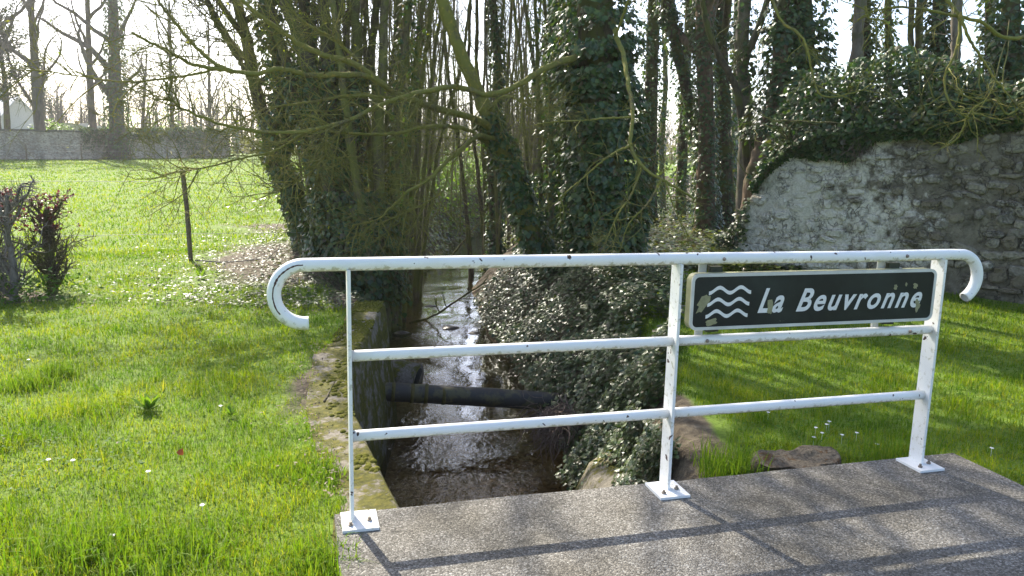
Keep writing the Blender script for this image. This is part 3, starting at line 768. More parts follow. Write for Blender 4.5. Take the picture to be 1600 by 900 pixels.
# ------------------------------------------------------------------ plants: shared builders
UPV = np.array([0, 0, 1.0])
def ivy_column(mb, path, rad, n, size, thick, seed=0, tmpl=LEAF_IVY, lo=0.0, hi=1.0, upbias=0.45):
    P = np.asarray(path); K = len(P); r = np.asarray(rad) * np.ones(K)
    t = rng.uniform(lo, hi, n) * (K - 1); i = np.minimum(t.astype(int), K - 2); u = (t - i)[:, None]
    c = P[i] * (1 - u) + P[i + 1] * u; rr = r[i] * (1 - u[:, 0]) + r[i + 1] * u[:, 0]
    tan = unit(P[i + 1] - P[i]); a = rng.uniform(0, 2 * math.pi, n)
    ax = unit(np.cross(tan, np.array([0.31, 0.2, 0.93]) * 0 + np.array([0.9, 0.3, 0.1]))); ay = np.cross(tan, ax)
    rad_d = ax * np.cos(a)[:, None] + ay * np.sin(a)[:, None]
    lump = 0.55 + 1.1 * (noise2(a * 1.6, c[:, 2] * 1.5, 1.0, seed + 50) + 0.5)
    off = rr + thick * lump * rng.uniform(0.15, 1.0, n) ** 0.6
    pos = c + rad_d * off[:, None]
    nr = rad_d * 0.75 + UPV * upbias + rng.normal(0, 0.30, (n, 3))
    tip = -UPV * 0.8 + rad_d * 0.3 + rng.normal(0, 0.4, (n, 3))
    leaves(mb, pos, nr, tip, size[0] * .75 + (size[1] * 1.2 - size[0] * .75) * rng.uniform(0, 1, n) ** 1.4, tmpl)

def branchlets(paths, n1, l1, n2, l2, r1, up=0.10, lo=0.15, n3=0, l3=0.2, up2=None):
    """side shoots of first, second and third order round some branches, one mesh"""
    mb = MB()
    if n1 == 0: return mb, np.zeros((0, 2, 3))
    p, d, t = offshoots(paths, n1, lo, 1.0, 1.0)
    A = grow(p, d, l1 * rng.uniform(.5, 1.3, n1) * (1.2 - .5 * t), 6, up, 0.2)
    tubes(mb, A, np.linspace(1, .45, 6)[None] * r1 * rng.uniform(.7, 1.2, (n1, 1)), 5)
    last = A
    if n2:
        p, d, t = offshoots(A, n2, .15, 1.0, 1.0)
        Bp = grow(p, d, l2 * rng.uniform(.5, 1.4, n2), 4, up if up2 is None else up2, 0.2)
        tubes(mb, Bp, np.linspace(1, .5, 4)[None] * r1 * .5 * rng.uniform(.7, 1.2, (n2, 1)), 3, caps=False)
        last = Bp
    if n3:
        p, d, t = offshoots(last, n3, .2, 1.0, .9)
        Cp = grow(p, d, l3 * rng.uniform(.5, 1.4, n3), 3, up if up2 is None else up2, 0.15)
        tubes(mb, Cp, np.linspace(1, .6, 3)[None] * r1 * .3 * np.ones((n3, 1)), 3, caps=False)
        last = Cp
    return mb, last

def stem(mb, pts, r0, r1, n=None, sides=12, jag=0.05, flare=0.0):
    n = n or max(8, len(pts) * 4)
    P = spline(pts, n); r = np.linspace(r0, r1, n)
    P = P + rng.normal(0, 1, P.shape) * (min(r0, .05) * .16)
    if flare: r = r * (1 + flare * np.exp(-np.linspace(0, 1, n) * 14))
    tubes(mb, P, r * (1 + .05 * rng.normal(0, 1, n)), sides, jag=jag)
    return P, r

# ------------------------------------------------------------------ the big ivy-clad tree on the bank
big = thing('ivy_clad_tree', 'massive tree trunk wholly wrapped in dark ivy on the stream bank', 'tree')
TY = 11.3
tp = [at(960, 480, TY), at(950, 400, TY), at(940, 250, TY), at(936, 120, TY), at(930, 0, TY), np.array([1.2, 11.4, 6.0]), np.array([1.15, 11.5, 9.0]), np.array([1.2, 11.6, 11.5])]
mb = MB(); P, r = stem(mb, tp, .34, .16, 40, 16, flare=.5); mb.build('trunk', M['bark'], big, True)
mb = MB(); ivy_column(mb, P[:20], r[:20], 15000, (.05, .10), .30, 1); ivy_column(mb, P[18:], r[18:], 6500, (.06, .11), .34, 2, LEAF_KITE)
for k in range(6):
    i = 26 + 2 * k; dd = np.array([math.cos(k * 2.3), math.sin(k * 2.3), .35]); A_ = grow(P[i:i + 1], dd[None], np.array([2.6]), 8, .1, .15)
    lm = MB(); tubes(lm, A_, np.linspace(.10, .03, 8)[None], 7); lm.build('limb', M['bark'], big, True); ivy_column(mb, A_[0], .06, 900, (.09, .15), .35, k, LEAF_KITE)
mb.build('ivy', M['ivy'], big, kind='stuff')
bp_B = trace([(930, 80, 11.1), (887, 93, 10.7), (840, 113, 10.3), (810, 133, 10.0), (760, 148, 9.7), (713, 135, 9.4), (657, 143, 9.1), (627, 153, 9.0), (597, 163, 8.9), (537, 190, 8.6), (467, 207, 8.4), (393, 203, 8.2), (333, 190, 8.1), (287, 170, 8.0), (262, 150, 8.0)])
bp_H = trace([(958, 30, 10.9), (963, 58, 10.6), (973, 83, 10.2), (980, 123, 9.8), (987, 157, 9.5), (988, 187, 9.3), (985, 227, 9.1), (997, 250, 9.0), (1013, 268, 8.9), (1037, 282, 8.8), (1063, 297, 8.8), (1085, 312, 8.8)])
subs = [([(985, 228, 9.1), (963, 237, 9.0), (940, 253, 8.9), (917, 273, 8.9), (887, 298, 8.9), (868, 318, 8.9)], .016, .006),
        ([(1003, 262, 9.0), (987, 303, 8.9), (967, 333, 8.8), (953, 363, 8.8), (937, 402, 8.8)], .015, .008),
        ([(1033, 281, 8.8), (1013, 317, 8.7), (983, 350, 8.7), (970, 385, 8.7)], .014, .006),
        ([(985, 183, 9.3), (950, 185, 9.2), (913, 188, 9.2), (853, 192, 9.2), (820, 200, 9.2)], .014, .005),
        ([(960, 60, 10.6), (975, 20, 10.4), (990, -30, 10.2), (1000, -90, 10.0)], .02, .012),
        ([(1040, 285, 8.8), (1048, 310, 8.7), (1060, 340, 8.7), (1072, 372, 8.7)], .012, .005)]
tw = []
for pts, r0, r1 in [(bp_B, .045, .010), (bp_H, .033, .013)]:
    mb = MB(); P_, _ = stem(mb, pts, r0, r1, 48, 9, .06); mb.build('limb', M['lichen_bark'], big, True); tw.append(P_)
for s_, r0, r1 in subs:
    mb = MB(); P_, _ = stem(mb, trace(s_), r0, r1, 48, 7, .06); mb.build('limb', M['lichen_bark'], big, True); tw.append(P_)
mb1, e1 = branchlets(np.array(tw[:1]), 60, .85, 220, .4, .008, up=.0, lo=.2, n3=420, l3=.18)
mb2, e2 = branchlets(np.array(tw[1:]), 50, .5, 150, .28, .007, up=.02, lo=.2, n3=220, l3=.14)
mb1.build('twigs', M['lichen_bark'], big, True, kind='stuff'); mb2.build('twigs', M['lichen_bark'], big, True, kind='stuff')

# ------------------------------------------------------------------ the leaning tree over the stream
lean = thing('leaning_tree', 'leaning lichen covered tree with an ivy sleeve and long low arching branches', 'tree')
lp = trace([(862, 455, 11.9), (842, 390, 11.8), (820, 330, 11.6), (800, 270, 11.5), (770, 200, 11.3), (745, 140, 11.2), (715, 70, 11.1), (690, 0, 11.0), (660, -90, 10.9), (640, -200, 10.8)])
mb = MB(); P, r = stem(mb, lp, .15, .055, 48, 12, .05, .3); mb.build('trunk', M['lichen_bark'], lean, True)
mb = MB(); ivy_column(mb, P[:24], r[:24], 2600, (.05, .09), .10, 5); mb.build('ivy', M['ivy'], lean, kind='stuff')
br = [([(775, 212, 11.3), (750, 190, 10.9), (683, 170, 10.3), (640, 155, 9.9), (603, 137, 9.6), (580, 117, 9.4), (543, 95, 9.2), (510, 87, 9.0), (473, 72, 8.9), (450, 55, 8.8), (417, 32, 8.7), (383, 7, 8.6), (340, -40, 8.5)], .052, .018),
      ([(590, 122, 9.5), (550, 117, 9.2), (510, 118, 9.0), (477, 117, 8.8), (440, 108, 8.6), (400, 115, 8.5), (350, 110, 8.4), (310, 103, 8.3), (273, 87, 8.2), (240, 70, 8.1), (205, 50, 8.0)], .036, .012),
      ([(363, 113, 8.4), (333, 97, 8.4), (300, 67, 8.4), (267, 27, 8.5), (243, -5, 8.5), (220, -50, 8.5)], .024, .012),
      ([(778, 218, 11.3), (750, 212, 10.6), (730, 225, 10.2), (703, 247, 9.8), (683, 267, 9.6), (660, 287, 9.5), (637, 300, 9.4), (610, 325, 9.3), (590, 343, 9.2), (550, 353, 9.2)], .036, .010),
      ([(770, 230, 11.4), (735, 205, 10.6), (703, 198, 10.2), (667, 198, 9.9), (627, 207, 9.7), (583, 210, 9.5), (533, 207, 9.3), (500, 204, 9.2)], .032, .014),
      ([(510, 200, 9.0), (510, 227, 8.9), (503, 250, 8.9), (470, 280, 8.8), (430, 300, 8.8)], .016, .005),
      ([(700, 265, 9.8), (690, 300, 9.6), (640, 330, 9.5), (585, 352, 9.4)], .013, .006),
      ([(760, 175, 11.2), (790, 150, 10.8), (840, 170, 10.4), (880, 160, 10.2)], .02, .006),
      ([(560, 95, 9.3), (520, 60, 9.2), (470, 30, 9.1), (430, -20, 9.0)], .02, .01),
      ([(640, 155, 9.9), (560, 150, 9.4), (480, 160, 9.1), (400, 175, 8.9), (330, 215, 8.8)], .02, .006),
      ([(480, 205, 8.5), (430, 235, 8.4), (380, 247, 8.3), (320, 262, 8.3), (275, 268, 8.3)], .014, .005),
      ([(340, 108, 8.4), (280, 120, 8.3), (200, 128, 8.2), (120, 118, 8.1), (30, 105, 8.1)], .014, .005)]
tw = []
for s_, r0, r1 in br:
    mb = MB(); P_, _ = stem(mb, trace(s_), r0, r1, 48, 8, .06); mb.build('limb', M['lichen_bark'], lean, True); tw.append(P_)
mb1, e1 = branchlets(np.array(tw), 330, .85, 1300, .45, .0068, up=.03, lo=.15, n3=3000, l3=.22)
mb1.build('twigs', M['lichen_bark'], lean, True, kind='stuff')
n = 500; p, d, _ = offshoots(e1, n, .4, 1); mb = MB(); leaves(mb, p, rng.normal(0, 1, (n, 3)) + UPV, d, rng.uniform(.02, .05, n), LEAF_NARROW)
mb.build('young_leaves', M['young'], lean, kind='stuff')

# ------------------------------------------------------------------ alders on the grassy bank
al = thing('ivy_leaning_alder', 'dark bent ivy covered alder trunk at the edge of the meadow', 'tree')
ap = trace([(488, 405, 12.2), (478, 370, 12.2), (463, 320, 12.2), (447, 275, 12.2), (428, 242, 12.2), (420, 205, 12.2), (400, 140, 12.2), (385, 60, 12.1), (370, 0, 12.0), (350, -120, 12.0), (335, -260, 12)])
mb = MB(); P, r = stem(mb, ap, .17, .05, 44, 12, .07, .35); mb.build('trunk', M['bark'], al, True)
tw = [P]
for s_, r0, r1 in (([(432, 245, 12.2), (455, 190, 12.3), (470, 110, 12.4), (480, 0, 12.4), (485, -150, 12.5)], .09, .05), ([(425, 225, 12.2), (440, 150, 12.1), (425, 60, 12), (415, -20, 11.9), (405, -160, 11.9)], .085, .05), ([(402, 145, 12.2), (372, 90, 12.1), (335, 30, 12.0), (310, -40, 11.9)], .05, .03)):
    mb = MB(); P_, r_ = stem(mb, trace(s_), r0, r1, 44, 9, .06); mb.build('limb', M['bark'], al, True); tw.append(P_)
mb = MB(); ivy_column(mb, P[:20], r[:20], 2600, (.045, .085), .07, 7); ivy_column(mb, tw[1], .08, 2200, (.05, .09), .12, 8); ivy_column(mb, tw[2], .08, 2200, (.05, .09), .14, 9)
mb.build('ivy', M['ivy'], al, kind='stuff')
mb1, e1 = branchlets(np.array(tw), 110, 1.0, 380, .5, .010, up=.14, lo=.35, n3=700, l3=.25); mb1.build('twigs', M['bark'], al, True, kind='stuff')
for k in range(7):
    i = 26 + 2 * k; dd = np.array([math.cos(k * 2.1 + .5), math.sin(k * 2.1 + .5), .5]); A_ = grow(P[i:i + 1], dd[None], np.array([2.8]), 8, .12, .16); lm = MB(); tubes(lm, A_, np.linspace(.05, .02, 8)[None], 6); lm.build('limb', M['bark'], al, True)
    mb1, _ = branchlets(A_, 14, 1.2, 40, .6, .014, up=.08, lo=.1, n3=60, l3=.35); mb1.build('twigs', M['bark'], al, True, kind='stuff')
n = 700; p, d, _ = offshoots(e1, n, .3, 1); mb = MB(); leaves(mb, p, rng.normal(0, 1, (n, 3)) + UPV, d, rng.uniform(.03, .06, n), LEAF_NARROW); mb.build('young_leaves', M['young'], al, kind='stuff')

def stool(name, label, stems, Yb, ivy_n, ivy_h, bark, twn=(60, 160, 260), leafn=400, group=None, ivy_base=0, crown=0):
    """several stems from one stool; stems: (base px x, base py, mid x, top x at y=0, dY, radius)"""
    t = thing(name, label, 'tree', group=group)
    tw = []; iv = MB()
    for (bx_, by_, mx_, tx_, dY, r0, ivy) in stems:
        Y = Yb + dY
        pts = trace([(bx_, by_, Y), ((bx_ * 2 + mx_) / 3, by_ - 60, Y), (mx_, 210, Y), ((mx_ + tx_) / 2 + rng.normal(0, 4), 100, Y), (tx_, 0, Y), (tx_ + (tx_ - mx_) * .9, -220, Y), (tx_ + (tx_ - mx_) * 1.4, -420, Y)])
        pts[0][2] = min(pts[0][2], float(hgt(pts[0][0], pts[0][1])) - .05)
        mb = MB(); P_, r_ = stem(mb, pts, r0, r0 * .45, 44, 10, .06, .3); mb.build('stem', bark, t, True); tw.append(P_)
        if ivy: ivy_column(iv, P_, r_, int(ivy_n * ivy), (.045, .085), .085, len(tw), lo=0, hi=ivy_h)
    if ivy_base:
        c = np.mean([q[0] for q in tw], 0); pth = np.array([c, c + (0, 0, .5), c + (0, 0, 1.1), c + (0, 0, 1.7)]); ivy_column(iv, pth, np.array([.5, .45, .38, .25]), ivy_base, (.05, .09), .3, 33)
    if iv.n: iv.build('ivy', M['ivy'], t, kind='stuff')
    mb1, e1 = branchlets(np.array(tw), twn[0], .9, twn[1], .5, .010, up=.16, lo=.25, n3=twn[2], l3=.28); mb1.build('twigs', bark, t, True, kind='stuff')
    if leafn:
        p, d, _ = offshoots(e1, leafn, .3, 1); mb = MB(); leaves(mb, p, rng.normal(0, 1, (leafn, 3)) + UPV, d, rng.uniform(.025, .055, leafn), LEAF_NARROW); mb.build('young_leaves', M['young'], t, kind='stuff')
    if crown:
        tops = np.array([q[-1] for q in tw]); k = len(tops); A_ = grow(np.repeat(tops, 3, 0), UPV * .8 + rng.normal(0, .5, (k * 3, 3)), rng.uniform(2, 3.4, k * 3), 8, .12, .14)
        mb = MB(); tubes(mb, A_, np.linspace(1, .3, 8)[None] * rng.uniform(.03, .055, (k * 3, 1)), 6); mb.build('top_limbs', bark, t, True, kind='stuff')
        mb1, _ = branchlets(A_, crown, 1.3, crown * 3, .7, .016, up=.08, lo=.1, n3=crown * 4, l3=.4); mb1.build('top_twigs', bark, t, True, kind='stuff')
    return t
stool('ivy_alder_stool', 'many stemmed alder with its base buried in dark ivy beside the retaining wall',
      [(545, 432, 500, 447, 0, .13, 1), (555, 432, 520, 505, .1, .12, 1), (530, 430, 478, 418, .2, .10, 1), (560, 435, 528, 528, .4, .09, .6), (572, 435, 548, 556, .1, .10, .8), (540, 430, 505, 470, .5, .08, .3), (566, 430, 560, 590, .6, .08, .4), (550, 432, 535, 545, .8, .06, 0)],
      11.4, 1000, .5, M['bark'], (130, 420, 700), 700, ivy_base=4600, crown=90)
stool('smooth_alder_stool', 'smooth brown stemmed alder rising at the water edge beside the ivy stool',
      [(592, 470, 545, 520, 0, .07, 0), (600, 460, 590, 602, .3, .095, 0), (612, 455, 620, 640, .6, .09, .6), (606, 455, 606, 622, .9, .06, 0), (620, 450, 640, 660, .8, .06, .2), (628, 450, 652, 676, 1.2, .05, 0), (598, 460, 575, 570, 1.0, .05, 0)],
      11.3, 1000, .7, M['pole_bark'], (80, 260, 420), 300, crown=70)
stool('bank_hazel_stool', 'slim hazel stool leaning over the stream from the shaded bank',
      [(640, 440, 648, 655, 0, .05, 0), (646, 440, 668, 690, .2, .045, 0), (650, 438, 690, 735, .3, .04, 0), (636, 440, 630, 618, .4, .05, .4), (655, 436, 676, 700, .7, .035, 0), (644, 438, 655, 672, 1.0, .04, 0), (632, 440, 640, 634, 1.2, .04, 0)],
      14.2, 900, .4, M['pole_bark'], (40, 140, 200), 150)
stool('ivy_pole_tree', 'straight ivy sleeved tree standing among bare poles across the stream',
      [(775, 400, 774, 770, 0, .13, 1.0), (760, 400, 756, 745, .4, .06, 0)], 17.0, 3600, .8, M['bark'], (20, 60, 100), 0)
stool('stream_willow', 'thin dark willow stems slanting up from the water under the ivy bank',
      [(738, 408, 715, 690, 0, .055, 0), (760, 400, 740, 735, .2, .05, 0), (768, 398, 752, 760, .4, .04, 0), (775, 402, 790, 800, .5, .045, 0)], 17.5, 0, .3, M['bark'], (30, 90, 160), 120)
stool('rear_bank_alder', 'ivy footed alder with crowded thin stems behind the leaning tree',
      [(860, 420, 862, 868, 0, .07, .8), (875, 420, 880, 890, .3, .09, .9), (850, 420, 842, 836, .5, .05, .2), (868, 420, 850, 820, .7, .05, 0), (880, 420, 905, 912, .9, .06, .8), (845, 420, 820, 802, .9, .04, 0), (890, 420, 870, 850, 1.1, .05, .3)], 13.2, 1700, .7, M['pole_bark'], (50, 150, 250), 200, ivy_base=3500)

# ------------------------------------------------------------------ sapling thicket further up the stream
def sapling_proto(k, h):
    r_ = 0.016 + .008 * (k % 4)
    t = thing('sapling_pole', 'x', 'tree')
    P0 = np.array([(0, 0, -.2), (rng.normal(0, .08), rng.normal(0, .08), h * .3), (rng.normal(0, .18), rng.normal(0, .18), h * .65), (rng.normal(0, .35), rng.normal(0, .35), h)])
    bk = M['pole_bark'] if k % 2 else M['grey_pole']
    mb = MB(); P_, _ = stem(mb, P0, r_, r_ * .3, 14, 6, .05); mb.build('trunk', bk, t, True)
    mb1, _ = branchlets(P_[None], 24, 1.3, 60, .6, .006, up=.32, lo=.10, n3=60, l3=.35); mb1.build('crown', bk, t, True, kind='stuff')
    return t
protos = [sapling_proto(k, rng.uniform(7.5, 10.5)) for k in range(8)]
spots = []
while len(spots) < 165:
    y = 16.5 + 28 * rng.uniform(0, 1) ** 1.3; px_ = rng.uniform(612, 905); x = at(px_, 300, y)[0]
    if xl(y) - .15 < x < xr(y) + .2: continue
    if 690 < px_ < 765 and rng.random() < .55: continue
    spots.append((x, y))
while len(spots) < 205:
    y = rng.uniform(12.4, 17.5); x = at(rng.uniform(478, 668), 300, y)[0]
    if x < xl(y) - .1: spots.append((x, y))
for i, (x, y) in enumerate(spots):
    o = protos[i] if i < len(protos) else copy_tree(protos[i % len(protos)])
    o.location = (x, y, float(hgt(x, y))); s = rng.uniform(.8, 1.25); o.scale = (s, s, s); o.rotation_euler = (rng.normal(0, .03), rng.normal(0, .03), rng.uniform(0, 6.28))
    look = ('hair thin ', 'slim ', 'sturdy ', 'thick ')[(i % 8) % 4] + ('grey brown', 'mossy green')[(i % 8) % 2]
    bank = 'on the meadow bank of the stream' if x < xl(y) else 'on the wooded bank of the stream'
    o['label'] = look + ' bare sapling pole ' + bank; o['group'] = look + ' sapling poles ' + bank

# ------------------------------------------------------------------ woodland trunks on the ivy floor and behind the wall
def wood_trunk(name, label, pts, r0, r1, bark, ivy=0, thick=.1, hi=1.0, limbs=3, lo=0.0, size=(.05, .09), group=None, twn=(24, 70, 90), topivy=0):
    t = thing(name, label, 'tree', group=group)
    P0 = trace(pts); top = P0[-1]; d = P0[-1] - P0[-2]; d = d / max(.3, abs(d[2]))
    P0 = np.vstack([P0, top + d * 2.5 + (0, 0, 1.0), top + d * 4.5 + (0, 0, 2.5)])
    P0[0][2] = min(P0[0][2], float(hgt(P0[0][0], P0[0][1])) - .05)
    mb = MB(); P_, r_ = stem(mb, P0, r0, r1, 40, 12, .05, .4); mb.build('trunk', bark, t, True); tw = [P_]
    for k in range(limbs):
        i = int(rng.integers(20, 34)); dd = rng.normal(0, 1, 3); dd[2] = abs(dd[2]) + .6
        A_ = grow(P_[i:i + 1], dd[None], np.array([rng.uniform(2, 3.5)]), 10, .12, .15); mb = MB(); tubes(mb, A_, np.linspace(1, .35, 10)[None] * r_[i] * .6, 7); mb.build('limb', bark, t, True); tw.append(spline(A_[0], 40))
    if ivy:
        mb = MB(); ivy_column(mb, P_, r_, ivy, size, thick, int(rng.integers(40)), lo=lo, hi=hi)
        if topivy: ivy_column(mb, P_[22:], r_[22:], topivy, (.12, .2), .8, 3, LEAF_KITE)
        mb.build('ivy', M['ivy'], t, kind='stuff')
    mb1, _ = branchlets(np.array(tw), twn[0], 1.1, twn[1], .5, .011, up=.12, lo=.45, n3=twn[2], l3=.3); mb1.build('twigs', bark, t, True, kind='stuff')
    return t
G1 = 'ivy clad trunks on the ivy covered floor'
wood_trunk('woodland_tree', 'slanting ivy clad tree leaning away from the brown trunks on the ivy floor', [(1112, 372, 17.6), (1095, 240, 17.8), (1070, 130, 18), (1048, 30, 18), (1040, 0, 18)], .15, .09, M['bark'], 3200, .10, .9)
wood_trunk('woodland_tree', 'stout bare footed brown trunk with an ivy fringe on the ivy floor', [(1100, 374, 17.4), (1102, 300, 17.4), (1104, 200, 17.4), (1100, 90, 17.4), (1098, 0, 17.4)], .21, .14, M['brown_bark'], 3400, .10, .9, lo=.05)
wood_trunk('woodland_tree', 'dark ivy sleeved trunk standing close behind the bare footed brown trunk', [(1132, 366, 18.5), (1132, 280, 18.5), (1130, 180, 18.5), (1126, 80, 18.5), (1124, 0, 18.5)], .2, .14, M['bark'], 3600, .12, .9)
wood_trunk('woodland_tree', 'slim ivy trunk half hidden behind the slanting tree', [(1062, 350, 21), (1066, 250, 21), (1072, 120, 21), (1078, 0, 21)], .14, .1, M['bark'], 2400, .12, .9)
wood_trunk('woodland_tree', 'thin bare grey trunk between the ivy trunks and the pale trunk', [(1150, 345, 22), (1148, 250, 22), (1150, 120, 22), (1152, 0, 22)], .1, .07, M['pale_bark'], 500, .08, .5)
wood_trunk('woodland_tree', 'ivy wrapped trunk just behind the massive ivy clad tree', [(1012, 345, 20), (1014, 240, 20), (1018, 120, 20), (1022, 0, 20)], .2, .12, M['bark'], 3600, .2, .9)
wood_trunk('woodland_tree', 'narrow bare pole between two ivy trunks on the ivy floor', [(1036, 345, 23), (1034, 240, 23), (1040, 120, 23), (1036, 0, 23)], .08, .06, M['pole_bark'], 300, .1, .4)
wood_trunk('pale_trunk_tree', 'pale straight trunk rising beside the broken end of the stone wall', [(1164, 350, 14.2), (1163, 300, 14.2), (1166, 200, 14.2), (1160, 100, 14.2), (1163, 0, 14.2)], .14, .11, M['pale_bark'], 800, .1, .8, lo=.42)
wood_trunk('brown_trunk_tree', 'bulging brown trunk leaning out of the ivy at the wall end', [(1170, 345, 13.2), (1174, 310, 13.2), (1184, 260, 13.2), (1196, 215, 13.3), (1215, 150, 13.4), (1222, 60, 13.4), (1224, 0, 13.4)], .17, .13, M['brown_bark'], 3000, .22, .8, lo=.36)
bent = thing('bent_branch_tree', 'crooked dark stem bending across the pale trunk by the wall', 'tree')
mb = MB(); P_, r_ = stem(mb, trace([(1172, 300, 13.8), (1160, 195, 13.8), (1150, 140, 13.8), (1125, 90, 13.8), (1108, 50, 13.8), (1098, 0, 13.8), (1085, -120, 13.8)]), .07, .04, 40, 9, .06); mb.build('trunk', M['bark'], bent, True)
mb1, _ = branchlets(P_[None], 16, .9, 50, .4, .009, up=.08, lo=.3, n3=60, l3=.25); mb1.build('twigs', M['bark'], bent, True, kind='stuff')
G2 = 'trees behind the stone wall'
for lb, x0, x1, Y, r, iv, mat, th in (('ivy smothered tree rising from the thickest ivy on the wall', 1262, 1256, 13.4, .17, 4200, 'bark', .28), ('leaning bare pale trunk behind the wall ivy', 1318, 1345, 14.0, .11, 0, 'pale_bark', 0), ('ivy bunched tree beside the leaning pale trunk behind the wall', 1357, 1352, 14.6, .10, 1500, 'bark', .13),
                                  ('slim mossy pole behind the wall, slightly thinner of a close pair', 1420, 1424, 14.0, .055, 0, 'pole_bark', 0), ('slim mossy pole behind the wall, slightly thicker of a close pair', 1430, 1437, 14.2, .07, 0, 'pole_bark', 0), ('ivy clad trunk next to the close pair of poles behind the wall', 1462, 1468, 13.6, .13, 2300, 'bark', .12), ('bare greyish trunk next to the ivy clad trunk behind the wall', 1488, 1496, 12.8, .085, 0, 'pale_bark', 0), ('dark ivy laden trunk at the far end of the stone wall', 1585, 1580, 12.0, .14, 2800, 'bark', .2), ('ivy draped stem between the poles and the leaning trunk behind the wall', 1392, 1388, 15.5, .07, 800, 'bark', .12), ('bushy ivy trunk over the wall past the greyish trunk', 1545, 1548, 14.5, .09, 1200, 'bark', .14)):
    wood_trunk('wall_tree', lb, [(x0, 330, Y), (x0 + (x1 - x0) * .4, 200, Y), (x0 + (x1 - x0) * .7, 100, Y), (x1, 0, Y)], r, r * .8, M[mat], iv, th, .62, limbs=2, lo=.1, size=(.05, .09), twn=(14, 40, 60))

# overhanging branches above the wall, from an ash standing beyond the frame's top
ash = thing('overhanging_ash', 'yellow lichened ash whose bare branches droop in front of the wall ivy', 'tree')
ab = np.array([8.6, 9.6, 0]); ab[2] = float(hgt(ab[0], ab[1])) - .1
mb = MB(); P_, r_ = stem(mb, [ab, ab + (-.1, -.05, 2.2), ab + (-.3, -.2, 4.2), ab + (-.8, -.5, 6.5), ab + (-1.2, -.6, 9)], .2, .1, 40, 12, .05, .4); mb.build('trunk', M['lichen_bark'], ash, True)
tp_ = P_[19]
for k, (s_, r0, r1) in enumerate((([(1600, 58, 8.2), (1531, 34, 8.0), (1480, 22, 7.8), (1421, 12, 7.7), (1373, 15, 7.6), (1340, 30, 7.6)], .03, .008),
                  ([(1470, -30, 8.0), (1480, 0, 7.9), (1500, 31, 7.8), (1493, 82, 7.7), (1476, 120, 7.7), (1486, 165, 7.6), (1517, 186, 7.6)], .03, .008),
                  ([(1200, -30, 8.4), (1208, 0, 8.2), (1222, 34, 8.1), (1249, 52, 8.0), (1262, 80, 7.9), (1268, 110, 7.9), (1280, 145, 7.8), (1300, 152, 7.8), (1340, 143, 7.8), (1362, 132, 7.8)], .022, .006),
                  ([(1500, 20, 7.8), (1512, 55, 7.7), (1530, 85, 7.7), (1560, 130, 7.6), (1590, 165, 7.6), (1615, 190, 7.6)], .02, .006),
                  ([(1600, 160, 8.0), (1555, 155, 7.8), (1520, 170, 7.7), (1500, 210, 7.7), (1490, 222, 7.7)], .016, .005),
                  ([(1352, 10, 7.6), (1358, 28, 7.6), (1380, 33, 7.6), (1402, 52, 7.6)], .014, .006))):
    pts = trace(s_); root = P_[17 + 2 * k]; pts = np.vstack([root, root * .45 + pts[0] * .55 + (0, 0, .45), pts]) if k in (0, 1, 2, 4) else pts
    mb = MB(); Q_, _ = stem(mb, pts, r0 * .85, r1 * .8, 48, 8, .08); mb.build('limb', M['lichen_bark'], ash, True)
    mb1, _ = branchlets(Q_[None], 12, .5, 26, .28, .006, up=.0, lo=.4, n3=32, l3=.14); mb1.build('twigs', M['lichen_bark'], ash, True, kind='stuff')

# ------------------------------------------------------------------ ivy on the wall, the bank and the floor
wi = thing('wall_ivy', 'thick dark ivy heaped along the top of the stone wall', 'ivy')
mb = MB(); n = 22000
s = rng.uniform(.42, 6.5, n); drop = np.interp(s, [0, .7, 1.3, 1.9, 2.4, 3.2, 4.2, 6.5], [.05, .10, .20, .34, .34, .20, .06, .05]) * (1 + 1.2 * noise2(s, 0 * s, 2.2, 60))
rise = np.interp(s, [0, .4, 1.0, 1.8, 2.6, 3.3, 4.2, 6.5], [.1, .55, 1.25, 1.15, .85, .65, .7, .7]) * (1 + .9 * noise2(s, 0 * s, 1.7, 61))
f = rng.uniform(-1, 1, n); top = wtop(s)
zz = np.where(f < 0, top + f * drop, top + np.abs(f) ** 1.3 * rise)
thick = np.where(f < 0, .05 + .16 * (1 + f), .34 * (1 - .5 * np.abs(f)))
off = np.where(f < 0, rng.uniform(.02, 1, n) * thick, rng.uniform(-1.7, 1.0, n) * thick - .1) + .12 * noise2(s, zz, 2.4, 62)
pos = wp(s, 0, 0) + np.stack([wn_[0] * off, wn_[1] * off, zz], -1)
nr = np.array([wn_[0], wn_[1], 0]) * .6 + UPV * .6 + rng.normal(0, .45, (n, 3)); tip = -UPV * .7 + np.array([wn_[0], wn_[1], 0]) * .3 + rng.normal(0, .5, (n, 3))
leaves(mb, pos, nr, tip, rng.uniform(.05, .10, n)); mb.build('leaves', M['ivy'], wi, kind='stuff')
mb = MB(); n = 36; s0 = rng.uniform(.3, 4.5, n); A_ = grow(wp(s0, .03, 0) + np.stack([0 * s0, 0 * s0, wtop(s0) + .1], -1), np.tile([wn_[0] * .3, wn_[1] * .3, .8], (n, 1)) + rng.normal(0, .4, (n, 3)), rng.uniform(.5, 1.2, n), 6, .05, .25); tubes(mb, A_, np.linspace(.012, .004, 6)[None] * np.ones((n, 1)), 4)
mb.build('stems', M['pole_bark'], wi, True, kind='stuff')
mb = MB(); n = 170; s0 = rng.normal(1.95, .13, n); A_ = grow(wp(s0, .07, 0) + np.stack([0 * s0, 0 * s0, wtop(s0) - .05 - rng.uniform(0, .2, n)], -1), np.tile([0, 0, -1.0], (n, 1)) + rng.normal(0, .5, (n, 3)), rng.uniform(.12, .35, n), 5, -.12, .3); tubes(mb, A_, np.linspace(.005, .003, 5)[None] * np.ones((n, 1)), 3, caps=False)
